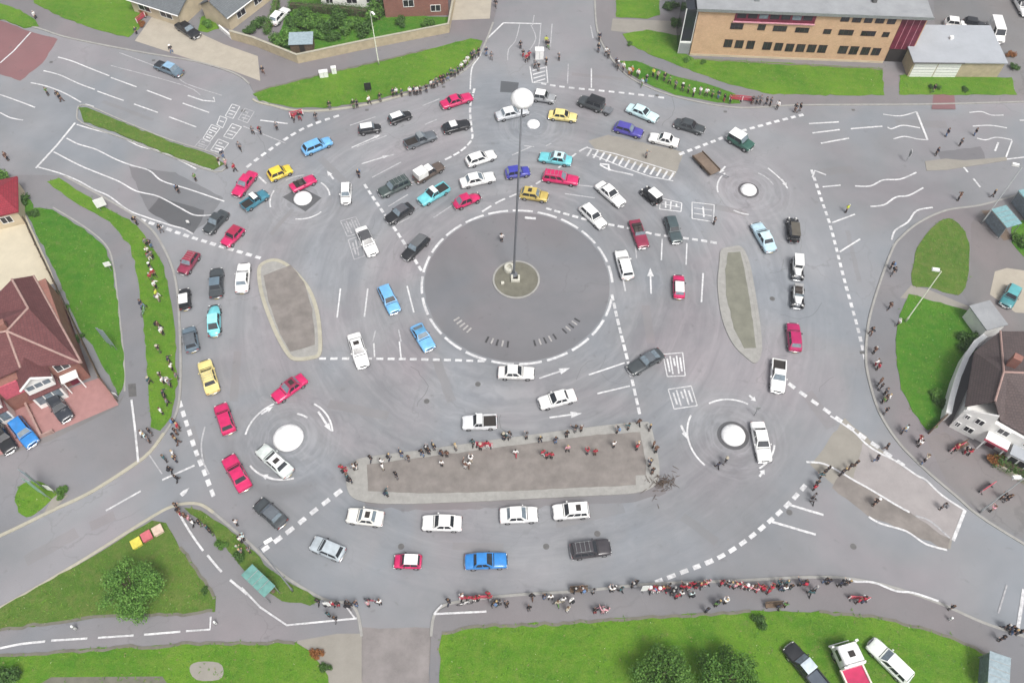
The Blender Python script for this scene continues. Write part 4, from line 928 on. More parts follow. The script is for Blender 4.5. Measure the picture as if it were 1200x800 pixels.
sign((138, 466), 1.2, .6, .6, 'signwhite', 'low white sign at the tip of the western lawn', -20, legs=1)
sign((1171, 776), 1.6, .9, .6, 'signback', 'grey sign by the south-eastern bus shelter', 15)
sign((753, 695), 2.6, .7, 1.6, 'signwhite', 'tall white banner sign beside the red crowd', 5, legs=1)
sign((386, 712), 2.0, .7, 1.2, 'signwhite', 'white sign by the people near the drive entrance', 0, legs=1)
A = G(817, 181, .5); B = G(838, 203, .5); d = B-A; t = thing('flat_trailer', 'brown flat bed trailer standing left of the north-eastern white dome', 'trailer', ((A.x+B.x)/2, (A.y+B.y)/2, 0), math.atan2(d.y, d.x)); L_ = d.length
bm = BM(); bbox_bev(bm, -L_/2, L_/2, -.85, .85, .5, .62, bev=.02); part('bed', bm, M['brownearth'], t)
for s in (-1, 1):
    bm = BM(); bbox_bev(bm, -L_/2, L_/2, s*.85-.04, s*.85+.04, .45, .85, bev=.02); part('side_board', bm, M['fence_brown'], t)
    bm = BM(); lathe(bm, [(.16, -.09), (.28, -.09), (.3, 0), (.28, .09), (.16, .09)], 18, 'Y', (0, s*.72, .3)); part('wheel', bm, M['tyre'], t, True)
bm = BM(); tube(bm, [(L_/2, .3, .5), (L_/2+1.5, 1.3, .42)], .06, 8); part('drawbar', bm, M['mast'], t)
def cabinet(base, w, d, hh, col, lab, rz=0, name='utility_cabinet', cat='cabinet', z=.1):
    b = G(base[0], base[1], z); t = thing(name, lab, cat, b, R(rz))
    bm = BM(); bbox_bev(bm, -w/2, w/2, -d/2, d/2, 0, hh, bev=.03); part('body', bm, M[col], t)
    bm = BM(); bbox_bev(bm, -w/2-.04, w/2+.04, -d/2-.04, d/2+.04, hh, hh+.07, bev=.02); part('lid', bm, M[col], t)
    bm = BM(); box(bm, -.02, .02, -d/2-.015, -d/2, hh*.12, hh*.9); part('seam', bm, M['galv'], t)
cabinet((380, 90), 1.25, .6, 1.0, 'signwhite', 'larger of two white cabinets behind the northern grass', 10); cabinet((392, 86), .7, .5, 1.1, 'signwhite', 'smaller of two white cabinets behind the northern grass', 10)
cabinet((632, 68), 1.25, .9, 1.6, 'signwhite', 'white box on the refuge of the northern road', 0, 'traffic_bollard', 'bollard', 0)
M['box_yellow'] = plain('yellow box', (.62, .55, .08), .6); M['box_red'] = plain('red box', (.5, .12, .14), .6); M['box_cream'] = plain('cream box', (.6, .46, .36), .6)
for (x, y, c, l) in ((161, 637, 'box_yellow', 'flat yellow box on the triangular lawn'), (173, 629, 'box_red', 'flat pinkish red box between the yellow and cream ones'), (186, 622, 'box_cream', 'flat cream box on the triangular lawn')): cabinet((x, y), .95, .95, .35, c, l, 35, 'storage_box', 'box', .15)
def bollard(x, y, lab, col='signwhite', hh=1.0):
    b = G(x, y, .1); t = thing('bollard', lab, 'bollard', b)
    bm = BM(); lathe(bm, [(.13, 0), (.12, hh*.9), (.07, hh), (0, hh+.02)], 14); part('post', bm, M[col], t, True); bm = BM(); lathe(bm, [(.124, hh*.62), (.124, hh*.8)], 14); part('band', bm, M['galv'], t)
bollard(90, 737, 'white bollard on the service lane below the triangular lawn', hh=1.3); bollard(254, 731, 'short white bollard at the end of the service lane line'); bollard(1112, 726, 'white bollard near the south-eastern pavement line', hh=.9); bollard(1010, 700, 'white bollard by the red bench', hh=.8)
def shelter(a, b, depth, col, lab, hh=2.4):
    A = G(*a, .1); B = G(*b, .1); d = B-A; W = d.length; t = thing('bus_shelter', lab, 'bus shelter', A, math.atan2(d.y, d.x))
    bm = BM(); bbox_bev(bm, -.1, W+.1, -.1, depth+.1, hh, hh+.1, bev=.03)
    rf = part('roof', bm, M[col], t)
    for k in range(1, 4): bm = BM(); box(bm, W*k/4-.03, W*k/4+.03, -.08, depth+.08, hh+.1, hh+.13); part('rib', bm, M['galv'], rf)
    for x in (0, W):
        for y in (0, depth): bm = BM(); tube(bm, [(x, y, 0), (x, y, hh)], .05, 8); part('post', bm, M['galv'], t)
    bm = BM(); box(bm, .05, W-.05, depth-.03, depth, .3, hh-.2); part('back_panel', bm, M['glass_pale'], t)
    bm = BM(); bbox_bev(bm, .3, W-.3, depth-.5, depth-.15, .42, .48, bev=.02); part('bench', bm, M['fence_brown'], t)
shelter((292, 682), (317, 706), 1.25, 'shelter_green', 'green roofed bus shelter on the verge by the dark lamp column'); shelter((1185, 276), (1168, 256), 2.1, 'shelter_teal', 'pale teal roofed shelter beside the brown earth strip'); shelter((1166, 812), (1168, 778), 1.7, 'shelter_blue', 'grey-blue roofed bus shelter in the bottom corner'); shelter((1226, 262), (1203, 234), 2.6, 'shelter_teal', 'second pale teal shelter, nearer the picture edge')
t = tag(slab('drain_grating', [(150, 450), (159, 449), (160, 464), (151, 465)], .118, M['manhole'], .1), 'dark square grating set in the western footpath', 'grating', None, 'thing'); t['kind'] = 'thing'
h = House('garden_shed', 'pale grey roofed garden shed inside the tan wall', 'shed', (342, 63), (368, 62)); W = h.W
h.box('wall', 0, W, 0, 2, 0, 1.7, 'fence_brown'); h.faces('roof', [[(-.15, -.2, 1.75), (W+.15, -.2, 1.75), (W+.15, 2.2, 2.2), (-.15, 2.2, 2.2)]], 'shelter_blue', .08); h.box('door', W*.4, W*.4+.8, -.03, 0, 0, 1.55, 'interior')
M['barrier_red'] = plain('red barrier plastic', (.45, .06, .09), .5)
def barrier(x, y, rz, lab, L=2.0, group=None, z=.1):
    b = G(x, y, z); t = thing('crowd_barrier', lab, 'barrier', b, R(rz), group)
    bm = BM(); bbox_bev(bm, -L/2, L/2, -.04, .04, .85, 1.0, bev=.02); part('top_rail', bm, M['barrier_red'], t)
    bm = BM(); bbox_bev(bm, -L/2, L/2, -.03, .03, .2, .72, bev=.02); part('panel', bm, M['barrier_red'], t)
    for s in (-L/2+.08, L/2-.08): bm = BM(); box(bm, s-.05, s+.05, -.05, .05, .05, .95); part('post', bm, M['signwhite'], t)
    for s in (-L/2+.2, L/2-.2): bm = BM(); bbox_bev(bm, s-.08, s+.08, -.28, .28, 0, .06, bev=.02); part('foot', bm, M['black_plastic'], t)
for a in ((348, 136, 20, 'red barrier on the kerb under the northern grass crescent'), (567, 523, -6, 'red barrier on the upper kerb of the long southern island'), (862, 118, -8, 'red barrier at the end of the north-eastern verge'), (874, 119, -12, 'red barrier nearest the black clad group by the north-eastern verge'), (1155, 573, 30, 'red barrier beside the grey lamp column at the south-east'), (1120, 526, 25, 'dark red barrier in front of the eastern house'), (550, 702, 2, 'red barrier beside the white line near the drive'), (566, 701, 2, 'red barrier under the small red clad group on the south pavement'), (1005, 702, -5, 'red bench-like barrier on the south-east pavement'), (166, 24, 60, 'red barrier beside the russet bush')): barrier(*a)
def bench(x, y, rz, lab):
    b = G(x, y, .1); t = thing('bench', lab, 'bench', b, R(rz))
    bm = BM(); bbox_bev(bm, -.9, .9, -.25, .2, .42, .48, bev=.02); part('seat', bm, M['fence_brown'], t); bm = BM(); bbox_bev(bm, -.9, .9, .2, .26, .55, .95, bev=.02); part('backrest', bm, M['fence_brown'], t)
    for s in (-.7, .7): bm = BM(); box(bm, s-.04, s+.04, -.22, .24, 0, .42); part('leg', bm, M['black_plastic'], t)
bench(678, 692, 3, 'dark timber bench on the south pavement kerb'); bench(1125, 524, 25, 'dark bench before the eastern house barrier'); bench(906, 710, 3, 'dark bench at the top edge of the southern lawn')
# bicycles leaning about among the crowd
def bicycle(x, y, rz, lab, col='black_plastic'):
    b = G(x, y, .1); t = thing('bicycle', lab, 'bicycle', b, R(rz))
    for s in (-.5, .5):
        bm = BM(); tube(bm, [(s+.33*math.cos(2*math.pi*k/16), 0, .34+.33*math.sin(2*math.pi*k/16)) for k in range(17)], .03, 6, False); part('wheel', bm, M['tyre'], t)
    bm = BM()
    for a, c in (((-.5, .34), (-.15, .85)), ((-.5, .34), (-.05, .32)), ((-.15, .85), (-.05, .32)), ((-.15, .8), (.38, .82)), ((-.05, .32), (.38, .8)), ((.38, .95), (.5, .34))): tube(bm, [(a[0], 0, a[1]), (c[0], 0, c[1])], .028, 6)
    part('frame', bm, M[col], t); bm = BM(); bbox_bev(bm, -.3, -.02, -.07, .07, .9, .96, bev=.02); part('saddle', bm, M['black_plastic'], t); bm = BM(); tube(bm, [(.36, -.28, 1.0), (.4, 0, 1.02), (.36, .28, 1.0)], .02, 6); part('handlebar', bm, M['galv'], t)
bicycle(545, 708, 10, 'bicycle parked by the red barrier near the drive', 'signwhite'); bicycle(436, 705, -15, 'bicycle beside the people at the drive entrance', 'barrier_red'); bicycle(656, 704, 25, 'pale bicycle among the small group on the south pavement', 'signwhite'); bicycle(170, 366, 80, 'bicycle lying against the inner edge of the western verge', 'signgreen'); bicycle(704, 713, 5, 'pink bicycle near the lawn edge', 'pink_trim')
# pile of cut branches on the island corner
t = thing('branch_pile', 'heap of brown cut branches at the lower corner of the long island', 'branches', G(776, 566))
bm = BM(); rr = random.Random(5)
for k in range(90):
    a = rr.uniform(0, 6.28); r = abs(rr.gauss(0, .75)); p = Vector((math.cos(a)*r*1.5, math.sin(a)*r, rr.uniform(.05, .5)*max(.2, 1-r*.5))); d = Vector((rr.gauss(0, 1), rr.gauss(0, 1), rr.gauss(0, .25))).normalized()*rr.uniform(.4, 1.0)
    tube(bm, [p-d/2, p+Vector((0, 0, .05)), p+d/2], [.03, .025, .01], 5)
part('twigs', bm, M['branch'], t)
# ================================================================== VEGETATION
def leaves(bm, blobs, n, size, rr):
    """leaf-sized faces scattered through each clump's outer volume"""
    tot = sum(b[1]*b[1] for b in blobs)
    for (c, r, sq) in blobs:
        for _ in range(int(n*r*r/tot)):
            d = Vector((rr.gauss(0, 1), rr.gauss(0, 1), rr.gauss(0, 1))).normalized()
            k = r*(rr.random()**.45)*rr.uniform(.85, 1.12)
            p = Vector(c)+Vector((d.x*k, d.y*k, d.z*k*sq))
            nn = (d+Vector((rr.gauss(0, .7), rr.gauss(0, .7), rr.gauss(.35, .7)))).normalized(); a = nn.orthogonal().normalized()
            a = Matrix.Rotation(rr.uniform(0, 6.28), 3, nn) @ a; b = nn.cross(a); s = size*rr.uniform(.6, 1.35)
            bm.faces.new([bm.verts.new(q) for q in (p-a*s*.5-b*s*.12, p+b*s*.32, p+a*s*.5+b*s*.1, p-b*s*.34)])
def tree(name, base, H, rad, mat, lab, seed, n=5200, size=.3, squash=.8):
    rr = random.Random(seed); b = G(base[0], base[1], .12); t = thing(name, lab, 'tree', b, rr.uniform(0, 6))
    bm = BM(); tube(bm, [(0, 0, 0), (.05, .03, H*.25), (-.04, .05, H*.55), (.05, 0, H*.85)], [.19, .14, .09, .03], 10)
    blobs = []
    for k in range(26):
        a = k*2.4+rr.uniform(-.4, .4); rd = rad*(.08+.72*((k+.5)/26)**.5)*rr.uniform(.88, 1.08); z = H*rr.uniform(.42, .95)-rd*.25; c = (math.cos(a)*rd, math.sin(a)*rd, z); blobs.append((c, rad*rr.uniform(.2, .42), squash))
        tube(bm, [(0, 0, H*rr.uniform(.2, .5)), (c[0]*.5, c[1]*.5, z*.8), (c[0], c[1], z)], [.06, .04, .015], 6)
    part('trunk', bm, M['bark'], t, True)
    bm = BM(); leaves(bm, blobs, n, size, rr); part('crown', bm, M[mat], t, recalc=False)
tree('tree', (164, 698), 4.4, 3.3, 'leaf_light', 'light green young tree on the triangular lawn', 4, 11000, .19)
tree('tree', (772, 796), 4.2, 2.9, 'leaf', 'mid green bushy tree on the southern lawn', 2, 9000, .2); tree('tree', (848, 800), 4.4, 3.2, 'leaf_mid', 'larger, darker bushy tree on the southern lawn', 3, 10000, .2)
SHRUB = {}
def shrub_mesh(kind, seed, flat):
    k = (kind, seed, flat)
    if k not in SHRUB:
        rr = random.Random(seed); bm = BM(); bl = [((rr.uniform(-.55, .55), rr.uniform(-.55, .55), rr.uniform(.3, .75)*flat), rr.uniform(.3, .52), flat) for _ in range(9)]
        leaves(bm, bl, 1300, .16, rr); SHRUB[k] = fin(bm, recalc=False)
    return SHRUB[k]
def shrub(x, y, r, mat, lab, seed=0, flat=1.0, name='bush', group=None, hz=None):
    b = G(x, y, .12); t = thing(name, lab, 'bush', b, seed*1.3, group); t.scale = (r, r, hz or r)
    link('foliage', shrub_mesh('s', seed % 3, flat), M[mat], t)
    bm = BM()
    for k in range(3): tube(bm, [(.06*k-.06, .04*k, -.02), (.25*math.cos(k*2), .25*math.sin(k*2), .5)], [.04, .02], 5)
    part('stem', bm, M['bark'], t)
for i, a in enumerate(((345, 34, 1.7, 'leaf_dark', 'dark bush at the corner of the walled garden lawn'), (362, 30, 1.9, 'leaf', 'mid green bush in the walled garden beside the shed'), (384, 36, 1.6, 'leaf_dark', 'low dark bush in the middle of the walled garden'), (406, 34, 1.5, 'leaf', 'low bush in the walled garden behind the lamp column'), (430, 40, 1.4, 'leaf_dark', 'small dark bush inside the long tan wall'), (443, 18, 2.0, 'leaf', 'tall bush where the white and brick houses meet'), (330, 55, 1.5, 'leaf', 'bush left of the garden shed against the wall'), (338, 46, 1.4, 'leaf_light', 'pale bush above the garden shed'), (396, 22, 1.6, 'leaf_dark', 'dark bush at the foot of the long hedge'), (500, 30, 1.2, 'leaf', 'small bush in front of the brick house'), (352, 44, 1.6, 'leaf', 'bush beside the shed at the middle of the walled garden'), (372, 44, 1.5, 'leaf_light', 'pale bush right of the garden shed'), (418, 30, 1.6, 'leaf', 'mid green bush below the hedge near the brick house'), (392, 48, 1.4, 'leaf_dark', 'dark bush hard against the inside of the tan wall'), (356, 18, 1.6, 'leaf', 'bush at the western end of the clipped hedge'), (470, 30, 1.3, 'leaf_dark', 'dark bush under the brick house wall'), (292, 38, 1.3, 'leaf_dark', 'dark bush by the cream bungalow wall'), (304, 30, 1.5, 'leaf_dark', 'dark bush between the cream bungalow and white car'), (243, 30, 1.1, 'leaf_light', 'bright round bush beside the dark parked car'), (172, 16, 1.0, 'leaf_red', 'russet bush at the end of the top lawn'), (167, 30, .8, 'leaf_red', 'small reddish bush above the top verge'),
    (1136, 398, 1.4, 'leaf_dark', 'dark bush at the corner of the eastern lawn'), (1131, 412, 1.2, 'leaf_dark', 'dark bush against the white side wall'), (1102, 474, 1.0, 'leaf_dark', 'small dark bush at the lower white wall'), (1094, 464, .9, 'leaf_light', 'pale small bush on the eastern lawn'), (1164, 538, 1.2, 'leaf_red', 'orange-brown bush in front of the eastern house'), (786, 10, 1.4, 'leaf_dark', 'dark bush beside the glazed link of the office'), (790, 28, 1.1, 'leaf', 'green bush below the glazed link'), (806, 72, .7, 'leaf_light', 'pale little shrub at the office corner'), (824, 74, .6, 'leaf', 'little green shrub below the office wall'), (1092, 104, .6, 'leaf_dark', 'tiny dark shrub before the garage doors'), (1099, 104, .55, 'leaf', 'tiny green shrub beside the dark one by the garages'), (1130, 106, .65, 'leaf_dark', 'small dark shrub below the tan garage wall'), (1182, 66, .9, 'leaf_red', 'brownish shrub behind the white van'), (1188, 80, .9, 'leaf_dark', 'dark shrub at the garage corner'),
    (12, 224, 1.9, 'leaf_dark', 'big dark bush above the crimson roof'), (28, 238, 1.5, 'leaf_dark', 'dark bush at the tip of the western lawn'), (0, 214, 1.8, 'leaf', 'bush at the western picture edge'), (40, 252, .9, 'leaf_dark', 'small dark bush beside the brown fence'), (66, 348, .7, 'leaf_dark', 'dark shrub in the side passage of the western house'), (76, 362, .7, 'leaf', 'green shrub in the side passage of the western house'), (92, 398, .9, 'leaf_dark', 'dark shrub by the fence corner of the western house'), (888, 727, .95, 'leaf_dark', 'dark low bush at the top of the southern lawn'), (242, 692, .5, 'leaf_dark', 'small dark bush at the triangular lawn tip'), (74, 578, .9, 'leaf', 'low bush beside the direction signs'), (262, 640, .8, 'leaf', 'low bush on the narrow verge before the shelter'), (280, 655, .8, 'leaf_dark', 'dark bush on the narrow verge by the shelter'), (1195, 285, 1.4, 'leaf', 'bush behind the teal shelter'), (5, 798, 1.6, 'leaf_dark', 'dark bush in the bottom western corner'), (372, 764, .8, 'leaf_red', 'dry brown bush by the drive entrance lawn'), (382, 782, .7, 'leaf_dark', 'dark scrubby bush by the drive'), (738, 52, .6, 'leaf', 'shrub at the corner of the office lawn'))):
    shrub(a[0], a[1], a[2]*(1.3 if i < 9 else 1.0), a[3], a[4], i, .8)
def hedge(pts, hh, th, mat, lab, seed):
    rr = random.Random(seed); ws = resample(world(pts, .12), .55, False); o = ws[0].copy(); t = thing('hedge', lab, 'hedge', o)
    bm = BM(); bl = []
    for p in ws: bl += [((p.x-o.x+rr.uniform(-.15, .15), p.y-o.y+rr.uniform(-.15, .15), hh*f), th*rr.uniform(.5, .66), .9) for f in (.3, .68)]
    leaves(bm, bl, len(bl)*170, .17, rr); part('foliage', bm, M[mat], t, recalc=False)
    bm = BM(); ribbon(bm, [p-o for p in ws], th*.5, hh*.75, hh*.8); part('stem', bm, M['bark'], t)
hedge([(342, 12), (380, 15), (420, 18), (446, 22)], 1.7, 1.5, 'leaf_dark', 'long clipped green hedge in front of the white house', 31)
hedge([(1166, 542), (1200, 560), (1250, 586)], 1.2, 1.3, 'leaf_dark', 'clipped hedge above the pale south-east garden wall', 32)
hedge([(313, 40), (322, 18), (326, 4)], 1.3, 1.0, 'leaf', 'hedge between the white parked car and the lawn', 33)

# rough tufts and clover heads standing in the lawns: nobody could count them
LAWNS = [o for o in list(C.objects) if o.name.split('.')[0] == 'grass' and o.type == 'MESH']
def tufts(name, per, size, mat, seed, hgt):
    rr = random.Random(seed); V = []; Fc = []
    for o in LAWNS:
        for p in [q for q in o.data.polygons if q.normal.z > .9]:
            vs = [o.data.vertices[i].co for i in p.vertices]
            k = p.area*per; k = int(k)+(rr.random() < k-int(k))
            for _ in range(k):
                a, b = rr.random(), rr.random()
                if a+b > 1: a, b = 1-a, 1-b
                q = vs[0]+(vs[1]-vs[0])*a+(vs[2]-vs[0])*b
                q = q+Vector((rr.gauss(0, .14), rr.gauss(0, .14), 0))
                if mnoise.noise(q*.35) < rr.uniform(-.6, .35): continue
                for _b in range(3):
                    an = rr.uniform(0, 6.28); d = Vector((math.cos(an), math.sin(an), 0)); s = size*rr.uniform(.5, 1.3); n = len(V); h_ = hgt*rr.uniform(.5, 1.3)
                    V += [tuple(q-d*s*.15), tuple(q+Vector((-d.y, d.x, 0))*s*.3), tuple(q+d*s+Vector((0, 0, h_)))]; Fc.append((n, n+1, n+2))
    me = bpy.data.meshes.new(name); me.from_pydata(V, [], Fc); o = link(name, me, M[mat]); tag(o, kind='stuff'); print(name, len(Fc))
M['blade'] = leafmat('grass blades', (.045, .13, .010), (.15, .29, .03)); M['blade_dry'] = leafmat('dry blades', (.13, .15, .04), (.24, .23, .09)); M['daisy'] = plain('clover heads', (.6, .62, .45), .8)
tufts('grass_tufts', 4.0, .22, 'blade', 1, .12); tufts('dry_grass_tufts', .35, .22, 'blade_dry', 2, .08); tufts('clover_heads', .12, .10, 'daisy', 3, .06)
# ================================================================== VEHICLES
M['plate_yellow'] = plain('yellow plate', (.6, .45, .06), .5)
def loft(bm, secs, n=18):
    """secs: (x, half width, z bottom, z top, exponent)"""
    rings = []
    for (x, w_, zb, zt, e) in secs:
        zc, hh = (zb+zt)/2, (zt-zb)/2; ring = []
        for k in range(n):
            t = 2*math.pi*(k+.5)/n; c, s = math.cos(t), math.sin(t)
            ring.append(bm.verts.new((x, w_*math.copysign(abs(c)**(2/e), c), zc+hh*math.copysign(abs(s)**(2/e), s))))
        rings.append(ring)
    for a, b in zip(rings, rings[1:]):
        for k in range(n): bm.faces.new((a[k], a[(k+1) % n], b[(k+1) % n], b[k]))
    bm.faces.new(rings[0][::-1]); bm.faces.new(rings[-1])
WH = {}
def wheel(t, x, y, r, w_=.19, spoke=False, cover=True):
    k = round(r, 2)
    if k not in WH:
        bm = BM(); lathe(bm, [(r*.55, -.09), (r*.93, -.095), (r, -.05), (r, .05), (r*.93, .095), (r*.55, .09)], 20, 'Y'); ty = fin(bm, True)
        bm = BM(); lathe(bm, [(r*.62, -.085), (r*.5, -.10), (r*.2, -.115), (0, -.12)], 16, 'Y'); lathe(bm, [(r*.62, .085), (r*.5, .10), (r*.2, .115), (0, .12)], 16, 'Y'); WH[k] = (ty, fin(bm, True))
    o = link('wheel', WH[k][0], M['tyre'], t, (x, y, r)); link('rim', WH[k][1], M['rim'], o)
def quad_panel(bm, A, B, C_, D, u0, u1, v0, v1, off=.014):
    """sub-quad of face A(bottom-left) B(bottom-right) C(top-right) D(top-left), pushed out along its normal"""
    A, B, C_, D = map(Vector, (A, B, C_, D)); n = (B-A).cross(D-A).normalized()
    f = lambda u, v: A.lerp(B, u).lerp(D.lerp(C_, u), v)+n*off
    bm.faces.new([bm.verts.new(f(u, v)) for u, v in ((u0, v0), (u1, v0), (u1, v1), (u0, v1))])
SPEC = {  # L, W, H, belt, cabin base rear/front, cabin top rear/front (as fractions of L), body exponent
 'saloon': (4.3, 1.66, 1.40, .88, -.33, .19, -.22, .04, 4.0), 'hatchback': (3.9, 1.62, 1.40, .90, -.47, .18, -.36, .05, 3.8),
 'mini': (3.1, 1.45, 1.34, .84, -.46, .22, -.37, .09, 3.2), 'estate car': (4.4, 1.68, 1.42, .90, -.48, .18, -.43, .04, 4.2),
 'coupe': (4.2, 1.66, 1.28, .84, -.44, .13, -.20, -.01, 3.6), 'off-roader': (4.2, 1.75, 1.78, 1.05, -.48, .17, -.46, .08, 5.5),
 'van': (4.4, 1.75, 1.95, 1.05, -.49, .34, -.48, .22, 5.0), 'beetle': (4.0, 1.58, 1.48, .80, -.40, .16, -.20, .06, 2.6),
 'pickup': (4.5, 1.68, 1.50, .90, -.10, .22, -.075, .08, 4.2), 'convertible': (4.1, 1.62, 1.25, .82, -.2, .1, -.2, .04, 3.4),
}
def lamps(t, L, W, z, xr=.0):
    for s in (-1, 1):
        bm = BM(); bmesh.ops.create_uvsphere(bm, u_segments=10, v_segments=6, radius=.10)
        for v in bm.verts: v.co.x *= .45
        part('headlight', bm, M['lamp'], t, True, (L*.497, s*W*.355, z))
        bm = BM(); bbox_bev(bm, -.03, .03, -.13, .13, -.06, .06, bev=.015); part('taillight', bm, M['taillamp'], t, False, (-L*.495, s*W*.36, z+.02))
def bumpers(t, L, W, z=.42, mat='chrome'):
    for s in (-1, 1):
        bm = BM(); tube(bm, [(s*(L*.47), -W*.5, z), (s*(L*.508), -W*.42, z), (s*(L*.515), 0, z), (s*(L*.508), W*.42, z), (s*(L*.47), W*.5, z)], .055, 8)
        part('bumper', bm, M[mat], t, True)
def build_car(kind, name, label, cat, P0, P1, col, roofcol=None, group=None, opts=(), z=0.0, scale=None):
    """P0 rear, P1 front on the ground; length follows the photo"""
    L0, W, H, belt, br, bf, tr, tf, ex = SPEC[kind]
    rj = random.Random(label); H *= rj.uniform(.97, 1.05); ex *= rj.uniform(.85, 1.2); j = rj.uniform(-.025, .025); bf += j; tf += j+rj.uniform(-.015, .015); W *= rj.uniform(.97, 1.04)
    if kind in ('saloon', 'coupe'): j = rj.uniform(-.03, .03); br += j; tr += j+rj.uniform(-.02, .02)
    if 'pale' not in opts and rj.random() < .3: opts = tuple(opts)+('pale',)
    d = P1-P0; ang = math.atan2(d.y, d.x); L = max(L0*.86, min(L0*1.12, d.length))
    c = (P0+P1)/2
    t = thing(name, label, cat, (c.x, c.y, z), ang, group)
    pm = paint(col); rm = paint(roofcol) if roofcol else pm
    wr = .30 if kind != 'off-roader' else .37
    z0 = .2 if kind != 'off-roader' else .34
    bm = BM(); b = belt; nose = b-.10
    if kind == 'van': secs = [(-.5, .46, .3, b-.05, ex), (-.49, .49, z0, b, ex), (0, .5, z0, b, ex), (.36, .5, z0, b, ex), (.44, .49, z0, b-.12, 4), (.49, .46, z0+.05, b-.24, 3.5), (.5, .42, .3, b-.34, 3)]
    elif kind == 'beetle': secs = [(-.5, .2, .32, .5, 2.4), (-.47, .36, .26, .66, 2.4), (-.38, .44, .22, .84, 2.3), (-.2, .49, .2, .9, 2.6), (.1, .49, .2, .9, 2.6), (.28, .45, .2, .86, 2.3), (.4, .38, .24, .74, 2.2), (.47, .28, .3, .58, 2.2), (.5, .16, .36, .48, 2.2)]
    else: secs = [(-.5, .42, z0+.16, b-.2, ex), (-.49, .46, z0+.06, b-.1, ex), (-.45, .485, z0, b-.05, ex), (-.3, .5, z0-.02, b-.015, ex), (0, .502, z0-.02, b, ex), (.2, .5, z0-.02, b-.01, ex), (.36, .492, z0, nose+.04, ex), (.45, .475, z0+.02, nose-.02, ex), (.485, .455, z0+.08, nose-.10, ex), (.5, .40, z0+.16, nose-.2, ex)]
    if kind == 'pickup': secs = [(x, w_, zb, zt-(.22 if x < -.05 else 0), e) for x, w_, zb, zt, e in secs]; secs.insert(4, (-.105, .5, z0-.02, b-.235, ex)); secs.insert(5, (-.1, .5, z0-.02, b-.01, ex))
    loft(bm, [(x*L, w_*W, zb, zt, e) for x, w_, zb, zt, e in secs])
    wb = W*.5*.93; wt = W*.5*(.72 if kind not in ('van', 'off-roader') else .86)
    Bz, Tz = belt-.05, H
    if kind != 'convertible':
        mid = Bz+(Tz-Bz)*.93; km = .95
        lo = [(br*L, -wb, Bz), (bf*L, -wb, Bz), (bf*L, wb, Bz), (br*L, wb, Bz)]
        up = [(tr*L-.0, -wt, mid), (tf*L, -wt, mid), (tf*L, wt, mid), (tr*L, wt, mid)]
        lo_v = [bm.verts.new(p) for p in lo]; up_v = [bm.verts.new(p) for p in up]
        for k in range(4): bm.faces.new((lo_v[k], lo_v[(k+1) % 4], up_v[(k+1) % 4], up_v[k]))
        bm.faces.new(up_v)
    body = part('body', bm, pm, t, True)
    body.data.set_sharp_from_angle(angle=R(38))
    if kind != 'convertible':
        # domed roof skin
        bm = BM(); g = []
        for i in range(7):
            u = i/6; rowv = []
            for j in range(7):
                v = j/6; x = (tr-.012)*L+(tf-tr+.024)*L*u; y = (-wt-.02)+(2*wt+.04)*v
                cz = (1-(2*u-1)**4)*(1-(2*v-1)**4); rowv.append(bm.verts.new((x, y, mid+.012+(Tz-mid)*(.25+.75*cz)-.02)))
            g.append(rowv)
        for i in range(6):
            for j in range(6): bm.faces.new((g[i][j], g[i+1][j], g[i+1][j+1], g[i][j+1]))
        edge = [e for e in bm.edges if e.is_boundary]; ex_ = bmesh.ops.extrude_edge_only(bm, edges=edge)
        for v in [q for q in ex_['geom'] if isinstance(q, bmesh.types.BMVert)]: v.co.z = mid-.01
        rf = part('roof', bm, rm, t, True)
        rf.data.set_sharp_from_angle(angle=R(50))
        if 'sunroof' in opts:
            bm = BM(); bbox_bev(bm, -.3, .22, -.34, .34, 0, .03, bev=.01); part('sunroof', bm, M['interior'], rf, False, ((tr+tf)/2*L, 0, Tz-.01))
        if 'rack' in opts:
            bm = BM()
            for k in range(4): tube(bm, [(tr*L+.2+k*(tf-tr)*L*.24, -wt*.9, Tz+.08), (tr*L+.2+k*(tf-tr)*L*.24, wt*.9, Tz+.08)], .025, 6)
            for s in (-1, 1): tube(bm, [(tr*L+.1, s*wt*.85, Tz+.08), (tf*L-.1, s*wt*.85, Tz+.08)], .02, 6)
            part('roof_rack', bm, M['galv'], rf)
        lo = [Vector(p) for p in lo]; up = [Vector(p) for p in up]; gl = 'glass' if 'pale' not in opts else 'glass_pale'
        bm = BM(); quad_panel(bm, lo[1], lo[2], up[2], up[1], .06, .94, .16, .92); part('windscreen', bm, M[gl], t, recalc=False)
        bm = BM(); quad_panel(bm, lo[3], lo[0], up[0], up[3], .08, .92, .25, .9); part('rear_window', bm, M[gl], t, recalc=False)
        for (a, b_, c_, d_) in ((lo[0], lo[1], up[1], up[0]), (lo[2], lo[3], up[3], up[2])):
            cuts = [(.05, .48), (.52, .95)] if kind not in ('van',) else ([(.74, .95)] if 'panel' in opts else [(.05, .32), (.37, .66), (.71, .95)])
            if 'panel' not in opts and kind in ('saloon', 'estate car') : cuts = [(.10, .48), (.53, .90)] if kind == 'saloon' else [(.04, .30), (.34, .63), (.67, .92)]
            for u0, u1 in cuts:
                bm = BM(); quad_panel(bm, a, b_, c_, d_, u0, u1, .2, .9, .012); part('side_window', bm, M['glass'], t, recalc=False)
    else:
        bm = BM(); box(bm, -.25*L, .07*L, -W*.36, W*.36, belt-.05, belt+.012); part('cockpit', bm, M['interior'], t)
